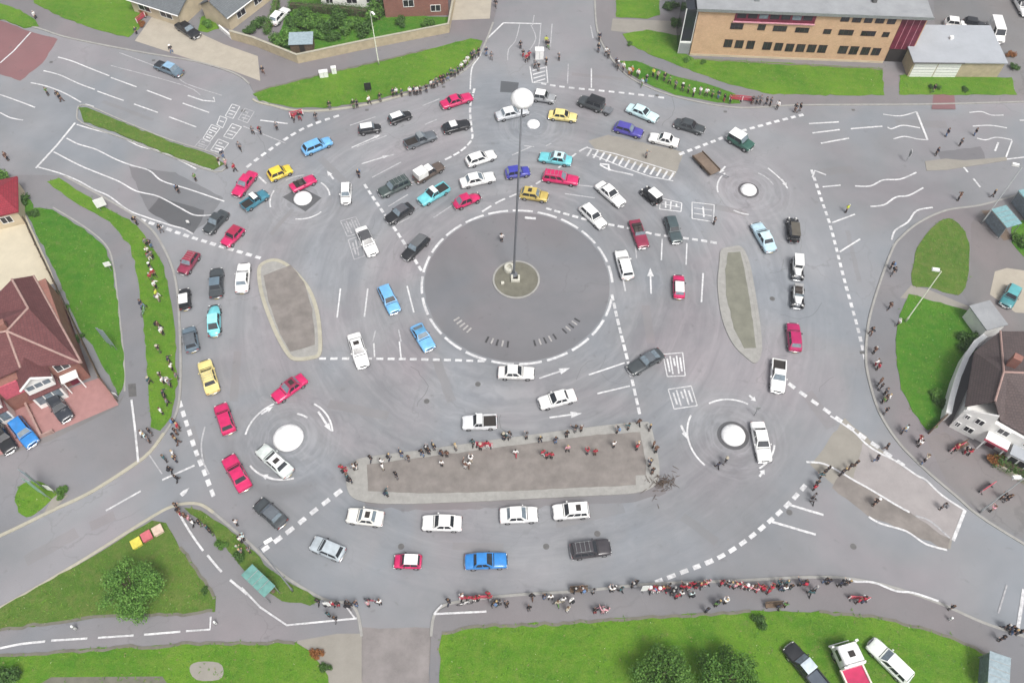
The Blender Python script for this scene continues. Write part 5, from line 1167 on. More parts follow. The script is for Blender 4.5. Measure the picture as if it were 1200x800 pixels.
        for s in (-1, 1):
            bm = BM(); bbox_bev(bm, -.14*L, -.02*L, s*W*.17-.22, s*W*.17+.22, belt-.02, belt+.06, bev=.03); bbox_bev(bm, -.175*L, -.135*L, s*W*.17-.22, s*W*.17+.22, belt, belt+.27, bev=.03); part('seat', bm, M['seat'], t)
        bm = BM(); quad_panel(bm, (.10*L, -W*.4, belt-.02), (.10*L, W*.4, belt-.02), (.055*L, W*.36, belt+.36), (.055*L, -W*.36, belt+.36), 0, 1, 0, 1); ws = part('windscreen', bm, M['glass_pale'], t, recalc=False)
        bm = BM(); tube(bm, [(.10*L, -W*.41, belt-.03), (.052*L, -W*.37, belt+.37), (.052*L, W*.37, belt+.37), (.10*L, W*.41, belt-.03)], .03, 6); part('screen_frame', bm, M['chrome'], ws)
        bm = BM(); bbox_bev(bm, -.33*L, -.24*L, -W*.38, W*.38, belt-.02, belt+.14, bev=.05); part('folded_hood', bm, M['interior' if 'palehood' not in opts else 'seat'], t)
        bm = BM(); tube(bm, [(.03*L+.05*math.cos(a)*.6, -W*.17+.18*math.cos(a), belt+.12+.16*math.sin(a)) for a in [k*math.pi/6 for k in range(13)]], .018, 5, False); part('steering_wheel', bm, M['black_plastic'], t)
    if kind == 'pickup':
        bm = BM(); box(bm, -.48*L, -.115*L, -W*.40, W*.40, belt-.26, belt-.215); part('load_bed', bm, M['interior'] if 'coveredbed' not in opts else paint((.075, .095, .12)), t)
        for (x0, x1, y0, y1) in ((-.49*L, -.11*L, -W*.48, -W*.41), (-.49*L, -.11*L, W*.41, W*.48), (-.495*L, -.478*L, -W*.48, W*.48)):
            bm = BM(); bbox_bev(bm, x0, x1, y0, y1, belt-.35, belt-.02, bev=.02); part('bed_side', bm, pm, t)
    for x in (-.31, .32):
        for s in (-1, 1): wheel(t, x*L, s*(W*.5-.085), wr)
    zl = z0+.40 if kind != 'beetle' else .6
    lamps(t, L, W, zl); bumpers(t, L, W, z0+.2, 'chrome' if kind != 'off-roader' else 'galv')
    bm = BM(); bbox_bev(bm, L*.494, L*.505, -W*.24, W*.24, zl-.09, zl+.07, bev=.01); part('grille', bm, M['black_plastic'], t)
    for s, mt in ((1, 'signwhite'), (-1, 'plate_yellow')): bm = BM(); box(bm, s*L*.516-.01, s*L*.516+.055, -.24, .24, z0+.05, z0+.17); part('number_plate', bm, M[mt], t)
    if kind in ('saloon', 'estate car', 'coupe', 'hatchback') and rj.random() < .6:
        for s in (-1, 1): bm = BM(); box(bm, -.42*L, .40*L, s*W*.503-.012, s*W*.503+.012, belt-.27, belt-.235); part('side_trim', bm, M['chrome'], t)
    if kind not in ('van', 'beetle', 'pickup', 'convertible'):
        bm = BM(); box(bm, bf*L+.03, bf*L+.10, -W*.40, W*.40, belt-.06, belt+.012); part('scuttle', bm, M['black_plastic'], t)
    for s in (-1, 1): bm = BM(); bbox_bev(bm, bf*L-.45, bf*L-.33, s*W*.5, s*W*.5+s*.10, belt+.02, belt+.10, bev=.02); part('door_mirror', bm, M['black_plastic'] if sum(col) < 1.5 else pm, t)
    if 'spare' in opts: wheel(t, -L*.52, 0, .01+.33) if False else None
    if 'bonnet_spare' in opts:
        o = link('spare_wheel', WH[.3][0] if .3 in WH else bpy.data.meshes[0], M['tyre'], t, (L*.33, 0, nose+.06)); o.rotation_euler = (R(90), 0, 0)
    if 'boxback' in opts:
        bm = BM(); bbox_bev(bm, -.47*L, -.12*L, -W*.46, W*.46, belt-.2, belt+.85, bev=.05); part('box_body', bm, paint((.8, .79, .76)), t)
    if 'trailerbed' in opts:
        bm = BM(); bbox_bev(bm, -.86*L, -.55*L, -W*.36, W*.36, .42, .62, bev=.03); tr_ = part('trailer', bm, M['mast'], t); bm = BM(); tube(bm, [(-.55*L, 0, .45), (-.48*L, 0, .42)], .04, 6); part('tow_bar', bm, M['galv'], tr_)
        for s in (-1, 1): wheel(t, -.7*L, s*W*.40, .27)
    if 'bonnet' in opts:
        bm = BM(); bbox_bev(bm, bf*L+.05, L*.46, -W*.40, W*.40, nose-.02, nose+.075, bev=.03); part('bonnet', bm, paint((.02, .022, .026)), t, label if False else False)
    return t
def build_vintage(name, label, P0, P1, col, roofcol, open_top=False, group=None, wings=(.012, .012, .014)):
    d = P1-P0; ang = math.atan2(d.y, d.x); L = max(3.4, min(4.3, d.length)); c = (P0+P1)/2; W = 1.5
    t = thing(name, label, 'vintage car', (c.x, c.y, 0), ang, group); pm = paint(col); wm = paint(wings); rm = paint(roofcol)
    bm = BM(); loft(bm, [(-.46*L, .34*W, .45, .95, 5), (-.40*L, .40*W, .4, 1.05, 5), (.06*L, .40*W, .4, 1.05, 5), (.09*L, .30*W, .42, 1.0, 4.5), (.36*L, .22*W, .45, .98, 4), (.38*L, .20*W, .5, .95, 4)]); part('body', bm, pm, t, True)
    if not open_top:
        bm = BM(); lo = [(-.44*L, -.37*W, 1.0), (.07*L, -.37*W, 1.0), (.07*L, .37*W, 1.0), (-.44*L, .37*W, 1.0)]; up = [(-.42*L, -.34*W, 1.62), (.04*L, -.34*W, 1.62), (.04*L, .34*W, 1.62), (-.42*L, .34*W, 1.62)]
        a = [bm.verts.new(p) for p in lo]; b = [bm.verts.new(p) for p in up]
        for k in range(4): bm.faces.new((a[k], a[(k+1) % 4], b[(k+1) % 4], b[k]))
        part('cabin', bm, pm, t)
        bm = BM(); bbox_bev(bm, -.45*L, .075*L, -.38*W, .38*W, 1.61, 1.72, bev=.05); part('roof', bm, rm, t, False)
        lo = [Vector(p) for p in lo]; up = [Vector(p) for p in up]
        bm = BM(); quad_panel(bm, lo[1], lo[2], up[2], up[1], .08, .92, .15, .9); part('windscreen', bm, M['glass'], t, recalc=False)
        bm = BM(); quad_panel(bm, lo[3], lo[0], up[0], up[3], .25, .75, .3, .8); part('rear_window', bm, M['glass'], t, recalc=False)
        for (A, B, C_, D) in ((lo[0], lo[1], up[1], up[0]), (lo[2], lo[3], up[3], up[2])):
            for u in ((.08, .46), (.54, .94)): bm = BM(); quad_panel(bm, A, B, C_, D, u[0], u[1], .15, .88); part('side_window', bm, M['glass'], t, recalc=False)
    else:
        bm = BM(); box(bm, -.34*L, .03*L, -.31*W, .31*W, 1.0, 1.062); part('cockpit', bm, M['interior'], t)
        for x in (-.30, -.10): bm = BM(); bbox_bev(bm, x*L, (x+.12)*L, -.28*W, .28*W, 1.0, 1.12, bev=.04); bbox_bev(bm, x*L-.06, x*L+.06, -.28*W, .28*W, 1.02, 1.4, bev=.04); part('seat', bm, M['seat'], t)
        bm = BM(); quad_panel(bm, (.06*L, -.34*W, 1.02), (.06*L, .34*W, 1.02), (.05*L, .34*W, 1.5), (.05*L, -.34*W, 1.5), 0, 1, 0, 1); part('windscreen', bm, M['glass_pale'], t, recalc=False)
        bm = BM(); bbox_bev(bm, -.50*L, -.36*L, -.36*W, .36*W, 1.0, 1.26, bev=.07); part('folded_hood', bm, rm, t)
    for s in (-1, 1):
        for x in (-.32, .33):
            wheel(t, x*L, s*W*.43, .35)
            bm = BM(); loft(bm, [(r_*math.cos(R(a)) if False else x*L+.47*math.cos(R(a)), .001, 0, 0, 2) for a in ()] or [(x*L-.5, .05, .35, .42, 3), (x*L-.34, .12, .60, .70, 3), (x*L-.1, .14, .74, .82, 3), (x*L+.15, .14, .74, .81, 3), (x*L+.36, .12, .58, .67, 3), (x*L+.5, .05, .40, .47, 3)], 12)
            for v in bm.verts: v.co.y += s*W*.43
            part('mudguard', bm, wm, t, True)
        bm = BM(); box(bm, -.2*L, .2*L, s*W*.47-.14, s*W*.47+.10, .36, .40); part('running_board', bm, wm, t)
        bm = BM(); bmesh.ops.create_uvsphere(bm, u_segments=12, v_segments=8, radius=.12); part('headlight', bm, M['lamp'], t, True, (.40*L, s*W*.30, .86))
        bm = BM(); bbox_bev(bm, -.03, .03, -.05, .05, -.05, .05, bev=.01); part('taillight', bm, M['taillamp'], t, False, (-.475*L, s*W*.3, .6))
    bm = BM(); bbox_bev(bm, .375*L, .405*L, -.2*W, .2*W, .45, 1.0, bev=.03); part('grille', bm, M['chrome'], t)
    bm = BM(); lathe(bm, [(.33, -.08), (.36, 0), (.33, .08), (.1, .09), (0, .1)], 16, 'Y'); o = part('spare_wheel', bm, M['tyre'], t, True, (-.49*L, 0, .8)); o.rotation_euler = (0, 0, R(90))
    bumpers(t, L*.96, W*.85, .42)
    return t
WHT, BLK, DGY, RED, DRED, YEL = (.80, .80, .78), (.016, .017, .019), (.05, .058, .062), (.55, .015, .11), (.24, .025, .06), (.75, .56, .05)
LBL, BLU, TEAL, NAVY, SLV, PALE = (.16, .42, .72), (.03, .21, .55), (.16, .55, .60), (.045, .05, .35), (.42, .47, .50), (.55, .74, .76)
DGRN, GOLD, CREAM, MAG, GUN, STEEL = (.03, .10, .075), (.50, .38, .10), (.74, .62, .24), (.40, .012, .10), (.11, .125, .14), (.12, .17, .21)
PURP, ICE = (.07, .06, .32), (.45, .62, .70)
RING = 'cars driving on the junction'; PARK = 'cars parked round the junction'
# kind, rear px, front px, body colour, roof colour, label, group, options
CARS = [
 ('saloon', (214, 87), (181, 74), STEEL, (.24, .40, .55), 'blue roofed car with dark bonnet alone on the north-western carriageway', RING, ('bonnet', 'pale')),
 ('saloon', (206, 26), (234, 44), BLK, None, 'black car parked below the slate roofed bungalow', PARK, ('pale',)),
 ('hatchback', (319, 28), (336, 10), WHT, None, 'white car parked beside the walled garden', PARK, ('pale',)),
 ('hatchback', (355, 178), (388, 164), LBL, None, 'light blue car crossing the give way line at the north-west', RING, ()),
 ('mini', (420, 153), (446, 149), BLK, WHT, 'small black car with white roof, nearest the light blue one', RING, ()),
 ('mini', (456, 142), (481, 133), BLK, WHT, 'small black car with white roof under the grass crescent', RING, ()),
 ('pickup', (475, 170), (510, 157), GUN, (.2, .22, .23), 'grey pickup with open back on the upper ring', RING, ()),
 ('coupe', (519, 152), (550, 144), BLK, (.7, .7, .69), 'black coupe with pale roof below the red saloon', RING, ()),
 ('saloon', (516, 124), (554, 112), RED, None, 'red saloon crossing the dashed line beneath the grass crescent', RING, ()),
 ('saloon', (580, 137), (620, 128), (.5, .52, .54), WHT, 'silver grey saloon with white roof passing behind the mast', RING, ()),
 ('hatchback', (625, 112), (650, 116), (.3, .31, .32), WHT, 'grey car half hidden by the mast head', RING, ()),
 ('saloon', (643, 134), (676, 138), CREAM, None, 'pale yellow saloon beside the smallest white dome', RING, ()),
 ('off-roader', (707, 127), (679, 117), DGY, BLK, 'black jeep towing a small flat trailer', RING, ('trailerbed',)),
 ('saloon', (735, 125), (771, 140), PALE, None, 'very pale blue saloon behind the purple car', RING, ()),
 ('hatchback', (720, 148), (753, 157), PURP, None, 'purple blue car above the hatched strip', RING, ()),
 ('saloon', (795, 168), (761, 160), WHT, None, 'white saloon beside the north-eastern median', RING, ()),
 ('saloon', (791, 143), (825, 153), DGY, None, 'black saloon on the ring near the green jeep', RING, ()),
 ('off-roader', (855, 159), (881, 174), DGRN, WHT, 'dark green jeep with white roof on the north-east give way line', RING, ()),
 ('hatchback', (547, 191), (580, 180), WHT, None, 'white hatchback left of the mast, above the long white saloon', RING, ()),
 ('pickup', (487, 211), (518, 193), (.10, .075, .06), WHT, 'brown pickup carrying a white box', RING, ('boxback',)),
 ('saloon', (539, 215), (580, 206), WHT, None, 'long white saloon beside the red beetle shaped car', RING, ()),
 ('hatchback', (593, 204), (620, 200), NAVY, None, 'royal blue car passing the mast', RING, ()),
 ('saloon', (670, 189), (632, 183), TEAL, PALE, 'teal car with pale roof at the hatched strip corner', RING, ('sunroof',)),
 ('estate car', (636, 206), (678, 212), RED, None, 'red estate car above the central ring', RING, ('rack',)),
 ('hatchback', (610, 226), (642, 231), GOLD, None, 'gold hatchback at the top of the central ring', RING, ('sunroof',)),
 ('beetle', (532, 241), (562, 229), RED, None, 'rounded red beetle shaped car by the central ring', RING, ()),
 ('pickup', (524, 218), (492, 237), TEAL, WHT, 'turquoise pickup with white roof', RING, ()),
 ('estate car', (479, 211), (445, 227), (.055, .075, .07), None, 'dark green estate car beside the brown pickup', RING, ('rack',)),
 ('saloon', (482, 241), (454, 259), BLK, (.1, .1, .11), 'black saloon on the inner lane beside the dashed line', RING, ('pale',)),
 ('hatchback', (500, 277), (474, 303), BLK, (.12, .125, .13), 'black car at the upper left edge of the central ring', RING, ()),
 ('saloon', (421, 264), (439, 301), WHT, (.08, .08, .085), 'large white saloon with black roof', RING, ()),
 ('mini', (406, 215), (405, 239), WHT, None, 'small white car right of the dark square dome', RING, ()),
 ('saloon', (297, 202), (276, 229), RED, None, 'red saloon left of the yellow car', RING, ('pale',)),
 ('hatchback', (315, 208), (341, 197), YEL, None, 'bright yellow car at the north-west dome', RING, ()),
 ('convertible', (341, 221), (369, 208), RED, None, 'red open convertible touching the dark square dome', RING, ()),
 ('pickup', (290, 240), (307, 229), (.05, .2, .27), WHT, 'small blue pickup with white cab at the western entry', RING, ()),
 ('saloon', (264, 248), (242, 272), DGY, None, 'dark grey car on the dashed line at the western entry', RING, ('pale',)),
 ('hatchback', (282, 267), (263, 287), RED, (.34, .02, .06), 'red car with dark blue screen at the western entry', RING, ()),
 ('hatchback', (229, 296), (213, 320), DRED, (.32, .03, .06), 'dark red car leading the queue on the western side', RING, ('rack',)),
 ('saloon', (253, 348), (254, 315), DGY, STEEL, 'dark slate saloon in the western queue', RING, ()),
 ('saloon', (283, 342), (286, 309), WHT, None, 'white saloon beside the western traffic island', RING, ()),
 ('mini', (217, 362), (216, 339), BLK, WHT, 'small black car with white roof on the western edge', RING, ()),
 ('beetle', (251, 394), (251, 357), TEAL, (.3, .68, .70), 'turquoise rounded car in the western queue', RING, ()),
 ('hatchback', (226, 411), (221, 384), STEEL, GUN, 'blue grey hatchback beside the western verge', RING, ()),
 ('saloon', (250, 460), (239, 423), CREAM, None, 'yellow taxi like saloon by the western verge', RING, ('rack',)),
 ('hatchback', (269, 507), (258, 474), RED, None, 'plain red hatchback behind the yellow saloon', RING, ()),
 ('saloon', (288, 573), (267, 535), RED, None, 'red saloon nearest the south-western junction', RING, ()),
 ('saloon', (332, 614), (302, 588), DGY, GUN, 'dark grey saloon above the south-west give way line', RING, ()),
 ('hatchback', (402, 650), (366, 635), SLV, None, 'silver blue hatchback left of the white queue', RING, ()),
 ('saloon', (449, 608), (407, 603), (.74, .73, .68), None, 'cream white saloon first in the white queue', RING, ('sunroof',)),
 ('saloon', (541, 613), (495, 612), WHT, None, 'plain white saloon second in the white queue', RING, ()),
 ('saloon', (586, 604), (630, 602), WHT, None, 'plain white saloon third in the white queue', RING, ()),
 ('estate car', (690, 597), (648, 600), WHT, None, 'white estate car with dark windows, last in the white queue', RING, ('sunroof',)),
 ('mini', (494, 658), (462, 657), RED, WHT, 'small red car with white roof', RING, ()),
 ('saloon', (545, 658), (594, 656), BLU, None, 'bright blue saloon on the southern lane', RING, ()),
 ('estate car', (669, 646), (715, 640), (.045, .04, .045), None, 'dark charcoal estate car on the southern lane', RING, ('rack',)),
 ('pickup', (577, 494), (547, 495), (.7, .71, .72), WHT, 'small white pickup above the long southern island', RING, ()),
 ('saloon', (584, 436), (626, 437), (.76, .75, .72), WHT, 'white saloon at the foot of the central ring', RING, ()),
 ('saloon', (674, 462), (632, 473), WHT, None, 'white saloon turning between two lane arrows', RING, ()),
 ('coupe', (776, 412), (737, 435), DGY, GUN, 'dark grey coupe on the southern dashed line', RING, ()),
 ('saloon', (357, 442), (321, 468), RED, DRED, 'crimson car above the largest dome', RING, ('sunroof',)),
 ('saloon', (341, 557), (303, 523), (.60, .65, .62), WHT, 'white and pale green car brushing the largest dome', RING, ('sunroof',)),
 ('saloon', (414, 391), (426, 430), WHT, None, 'white saloon on the dashed line below the ring', RING, ('sunroof',)),
 ('hatchback', (448, 334), (464, 367), LBL, None, 'light blue hatchback left of the central ring', RING, ()),
 ('coupe', (487, 381), (504, 409), LBL, (.10, .30, .5), 'light blue coupe with dark screen at the ring edge', RING, ()),
 ('estate car', (736, 326), (727, 294), WHT, None, 'white estate car at the eastern edge of the ring', RING, ()),
 ('convertible', (742, 255), (756, 293), DRED, None, 'long dark red open tourer near the eastern dashed line', RING, ()),
 ('hatchback', (784, 254), (794, 284), (.06, .085, .09), None, 'dark grey green hatchback on the eastern dashed line', RING, ()),
 ('mini', (796, 352), (795, 320), RED, WHT, 'red car with white roof right of the central ring', RING, ()),
 ('saloon', (700, 214), (731, 241), WHT, None, 'white saloon on the north-eastern ring, outer lane', RING, ()),
 ('hatchback', (682, 241), (708, 266), WHT, None, 'white hatchback on the north-eastern ring, inner lane', RING, ()),
 ('saloon', (906, 297), (884, 259), ICE, PALE, 'ice blue saloon beside the north-eastern dome', RING, ()),
 ('hatchback', (932, 411), (929, 379), MAG, None, 'magenta red car on the eastern side', RING, ()),
 ('pickup', (913, 422), (911, 459), WHT, None, 'white pickup with dark bed by the eastern give way line', RING, ()),
 ('saloon', (887, 494), (897, 541), WHT, None, 'long white saloon beside the south-east dome', RING, ()),
 ('pickup', (972, 815), (920, 752), BLK, (.5, .58, .62), 'long black truck with pale cab roof parked on the lawn', PARK, ('coveredbed',)),
 ('estate car', (1066, 797), (1020, 752), (.76, .8, .74), WHT, 'white estate car parked on the southern lawn', PARK, ()),
 ('hatchback', (1190, 336), (1178, 358), (.05, .22, .24), (.1, .36, .38), 'teal car parked on the beige eastern drive', PARK, ()),
 ('hatchback', (58, 461), (80, 492), (.03, .035, .045), None, 'black car parked on the pink paved drive', PARK, ()),
 ('hatchback', (15, 490), (40, 522), BLU, None, 'bright blue car parked at the western house', PARK, ('pale',)),
 ('hatchback', (-8, 496), (14, 530), BLK, None, 'black car cut by the western picture edge', PARK, ()),
 ('van', (1163, 24), (1172, 52), WHT, None, 'white van parked behind the garages', PARK, ('panel',)),
 ('hatchback', (1112, 27), (1128, 29), WHT, None, 'white car half hidden behind the garage roof', PARK, ()),
 ('hatchback', (1133, 27), (1150, 30), BLK, None, 'black car half hidden behind the garage roof', PARK, ()),
 ('saloon', (1192, -4), (1204, 18), WHT, BLK, 'car cut by the top right picture corner'.replace('right ', 'eastern '), PARK, ()),
]
KN = {'saloon': 'car', 'hatchback': 'car', 'mini': 'car', 'estate car': 'car', 'coupe': 'car', 'off-roader': 'off_road_car', 'van': 'van', 'beetle': 'car', 'pickup': 'pickup_truck', 'convertible': 'open_car'}
CT = {'off-roader': 'jeep', 'van': 'van', 'pickup': 'pickup truck', 'convertible': 'convertible'}
for (k, a, b, col, rc, lab, grp, op) in CARS:
    zz = .15 if lab.endswith('lawn') else (.105 if grp == PARK else 0.0)
    build_car(k, KN[k], lab, CT.get(k, 'car'), G(a[0], a[1], .55+zz), G(b[0], b[1], .55+zz), col, rc, grp, op, zz)
for (a, b, col, rc, op, lab) in (((771, 236), (755, 222), BLK, WHT, False, 'small black vintage car with white roof by the boxed lane marking'), ((931, 284), (928, 254), BLK, (.10, .09, .07), False, 'tall black vintage car with brownish roof on the eastern lane'), ((934, 302), (935, 328), (.7, .7, .68), WHT, False, 'white vintage saloon with black wings, first of the pair'), ((935, 335), (935, 361), (.72, .72, .7), (.3, .3, .3), True, 'white open vintage car with black wings behind the white vintage saloon')):
    build_vintage('vintage_car', lab, G(*a, .6), G(*b, .6), col, rc, op, RING)
# recovery truck on the lawn
P1 = G(984, 755, .8); P0 = G(1022, 838, .8); d = P1-P0; c = P1-d.normalized()*3.0
t = thing('recovery_truck', 'recovery truck with white cab and crimson flat bed on the southern lawn', 'truck', (c.x, c.y, .15), math.atan2(d.y, d.x))
pw = paint(WHT); pr = paint((.42, .015, .08))
bm = BM(); loft(bm, [(.95, 1.02, .5, 1.2, 6), (1.0, 1.05, .45, 2.35, 7), (2.3, 1.05, .45, 2.35, 7), (2.72, 1.02, .45, 2.25, 6), (2.98, .98, .5, 1.35, 6), (3.04, .9, .55, 1.1, 5)]); part('cab', bm, pw, t, True).data.set_sharp_from_angle(angle=R(35))
bm = BM(); bbox_bev(bm, 1.5, 2.05, -.3, .3, 2.34, 2.42, bev=.03); part('roof_hatch', bm, M['interior'], t)
bm = BM(); quad_panel(bm, (2.99, -.88, 1.42), (2.99, .88, 1.42), (2.76, .84, 2.16), (2.76, -.84, 2.16), 0, 1, 0, 1, .03); part('windscreen', bm, M['glass'], t, recalc=False)
for s in (-1, 1):
    bm = BM(); box(bm, 1.5, 2.5, s*1.05-.012, s*1.05+.012, 1.45, 2.1); part('side_window', bm, M['glass'], t)
    bm = BM(); bbox_bev(bm, 2.75, 2.9, s*1.12, s*1.36, 1.5, 1.95, bev=.03); part('door_mirror', bm, pw, t)
    bm = BM(); bbox_bev(bm, 3.0, 3.06, s*.68-.14, s*.68+.14, .78, .95, bev=.02); part('headlight', bm, M['lamp'], t)
bm = BM(); bbox_bev(bm, -3.6, .85, -1.02, 1.02, .82, .95, bev=.02); part('flat_bed', bm, pr, t)
for s in (-1, 1): bm = BM(); bbox_bev(bm, -3.6, .85, s*1.12-.09, s*1.12+.09, .75, 1.08, bev=.03); part('side_rail', bm, paint((.7, .62, .55)), t)
bm = BM(); bbox_bev(bm, .72, .92, -1.1, 1.1, .95, 2.0, bev=.04); part('headboard', bm, pw, t)
bm = BM(); tube(bm, [(.85, -.95, 2.45), (.85, .95, 2.45)], .07, 8); bbox_bev(bm, .75, .95, -.7, .7, 2.36, 2.44, bev=.02); part('light_bar', bm, M['lamp'], t)
bm = BM(); bbox_bev(bm, 3.02, 3.2, -1.05, 1.05, .42, .66, bev=.05); part('bumper', bm, pw, t)
for x in (2.15, -2.0):
    for s in (-1, 1): wheel(t, x, s*.92, .42)
# ================================================================== PEOPLE
def skin_mesh(verts, edges, root=0, sub=1):
    """grow a smooth tapering surface over a joint skeleton; verts = (x, y, z, radius)"""
    me = bpy.data.meshes.new('figure'); me.from_pydata([v[:3] for v in verts], edges, []); o = bpy.data.objects.new('figure', me); C.objects.link(o)
    o.modifiers.new('grow', 'SKIN')
    if not me.skin_vertices: bpy.context.view_layer.update()
    for i, v in enumerate(verts):
        r = v[3] if isinstance(v[3], tuple) else (v[3], v[3]); me.skin_vertices[0].data[i].radius = r; me.skin_vertices[0].data[i].use_root = (i == root)
    if sub: s = o.modifiers.new('smooth', 'SUBSURF'); s.levels = sub; s.render_levels = sub
    dg = bpy.context.evaluated_depsgraph_get(); out = bpy.data.meshes.new_from_object(o.evaluated_get(dg)); 
    bpy.data.objects.remove(o); bpy.data.meshes.remove(me)
    for p in out.polygons: p.use_smooth = True
    return out
def figure(pose):
    """joint positions facing +x; returns body, top, trousers, hair, shoes"""
    J = dict(pel=(0, 0, .92), ch=(.01, 0, 1.25), sh=(.0, 0, 1.40), nk=(.015, 0, 1.49), hd=(.03, 0, 1.59), tp=(.02, 0, 1.66))
    st = .11; fl, fr = (.0, st), (.0, -st); kl, kr = (.02, .10), (.02, -.10)
    if pose == 'walk': fl, fr = (.28, .10), (-.28, -.09); kl, kr = (.18, .1), (-.02, -.09)
    if pose == 'wide': fl, fr = (.02, .2), (-.02, -.2); kl, kr = (.04, .16), (.03, -.16)
    leg = lambda k, f, s: [(0.0, s*.09, .88, .095), (k[0], k[1], .49, .066), (f[0]-.03, f[1], .09, .045), (f[0]+.12, f[1]+s*.02, .035, .04)]
    el = {'down': ((-.04, .27, 1.13), (.06, .28, .88)), 'fold': ((.02, .27, 1.14), (.24, .06, 1.16)), 'up': ((.2, .26, 1.32), (.32, .14, 1.58)), 'hip': ((-.08, .36, 1.16), (.04, .19, 1.0)), 'point': ((.2, .3, 1.34), (.45, .34, 1.42))}
    A = {'stand': ('down', 'down'), 'walk': ('down', 'hip'), 'fold': ('fold', 'fold'), 'photo': ('up', 'up'), 'wide': ('hip', 'down'), 'point': ('point', 'down')}[pose]
    V, E = [], []
    def add(p, par=None):
        V.append(p); i = len(V)-1
        if par is not None: E.append((par, i))
        return i
    pel = add(J['pel']+((.10, .12),)); ch = add(J['ch']+((.09, .12),), pel); sh = add(J['sh']+((.06, .08),), ch); nk = add(J['nk']+(.055,), sh); hd = add(J['hd']+((.10, .085),), nk); add(J['tp']+((.06, .055),), hd)
    add((.135, 0, 1.595, .018), hd)
    for s, k, f in ((1, kl, fl), (-1, kr, fr)):
        p = pel
        for q in leg(k, f, s): p = add(q, p)
    Tv, Te = [], []
    T = [(0, 0, .90, (.15, .175)), (.01, 0, 1.08, (.14, .165)), (.01, 0, 1.26, (.15, .19)), (0, 0, 1.42, (.125, .17))]
    for i, q in enumerate(T): Tv.append(q); Te.append((i-1, i)) if i else None
    for s, a in ((1, A[0]), (-1, A[1])):
        e, h_ = el[a]; e = (e[0], e[1]*s, e[2]); h_ = (h_[0], h_[1]*s, h_[2])
        p = add((0, s*.18, 1.38, .04), sh); p = add(e+(.036,), p); p = add(h_+(.030,), p)
        dv = (Vector(h_)-Vector(e)).normalized(); sd = dv.orthogonal().normalized(); up = dv.cross(sd)
        pm = Vector(h_)+dv*.07; p = add(tuple(pm)+(.030,), p)
        for m, ln in ((-1.5, .065), (-.5, .085), (.5, .08), (1.5, .06)):
            q = pm+dv*.04+sd*m*.02; b = add(tuple(q)+(.010,), p); add(tuple(q+dv*ln*.7+up*.02)+(.008,), b)
        add(tuple(Vector(h_)+dv*.06+sd*.06+up*.02)+(.010,), p-0)
        i0 = len(Tv); Tv += [(0, s*.20, 1.39, .10), e+(.078,), tuple(Vector(e).lerp(Vector(h_), .95))+(.06,)]; Te += [(3, i0), (i0, i0+1), (i0+1, i0+2)]
    body = skin_mesh(V, E)
    top = skin_mesh(Tv, Te)
    Lv, Le = [(0, 0, .95, (.135, .16)), (0, 0, .86, (.13, .16))], [(0, 1)]
    for s, k, f in ((1, kl, fl), (-1, kr, fr)):
        i = len(Lv); Lv += [(0, s*.09, .80, .11), (k[0], k[1], .49, .082), (f[0]-.03, f[1], .11, .07)]; Le += [(1, i), (i, i+1), (i+1, i+2)]
    tr = skin_mesh(Lv, Le)
    shoes = []
    for f in (fl, fr):
        bm = BM(); bbox_bev(bm, f[0]-.11, f[0]+.17, f[1]-.055, f[1]+.055, 0, .10, bev=.03); shoes.append(fin(bm, True))
    bm = BM(); bmesh.ops.create_uvsphere(bm, u_segments=14, v_segments=9, radius=.135)
    for v in bm.verts:
        v.co = Vector((v.co.x*1.05-.005, v.co.y*.9, v.co.z*.95))
    bmesh.ops.delete(bm, geom=[v for v in bm.verts if v.co.z < -.06 or (v.co.x > .06 and v.co.z < .05)], context='VERTS')
    for v in bm.verts: v.co += Vector((.012, 0, 1.635))
    return dict(body=body, top=top, trousers=tr, hair=fin(bm, True), shoes=shoes)
POSES = ['stand', 'walk', 'fold', 'photo', 'wide', 'point']
FIG = {p: figure(p) for p in POSES}
bm = BM(); bbox_bev(bm, -.13, .13, -.18, .18, 0, .4, bev=.06); BAG = fin(bm, True)
bm = BM(); lathe(bm, [(.21, 0), (.20, .012), (.12, .02), (.115, .10), (.08, .125), (0, .13)], 18); HAT = fin(bm, True)
CN = dict(k='black', w='white', r='red', p='pink', g='grey', b='brown', u='blue', y='yellow', t='teal', n='green', o='orange', d='navy', c='beige', h='aqua')
rp = random.Random(77)
def person(x, y, c, label, z, face, group):
    b = G(x, y, z); pose = rp.choice(['stand', 'stand', 'walk', 'fold', 'photo', 'wide', 'point']); F = FIG[pose]
    t = thing('person', label, 'person', b, face, group); s = rp.uniform(.84, .97); t.scale = (s, s, s)
    hair = rp.choice(['hair_dark', 'hair_dark', 'hair_brown', 'hair_brown', 'hair_fair', 'hair_grey']); tk = c[1] if len(c) > 1 else 'k'
    body = link('body', F['body'], M['skin'], t); link('jacket', F['top'], fab(c[0]), t); link('trousers', F['trousers'], fab(tk), t); link('hair', F['hair'], M[hair], t); [link('shoe', sh, M['shoe'], t) for sh in F['shoes']]
    if rp.random() < .12: link('rucksack', BAG, fab(rp.choice('kkdrug')), t, (-.27, 0, 1.02))
    elif rp.random() < .1: link('sun_hat', HAT, fab(rp.choice('wck')), t, (.015, 0, 1.68))
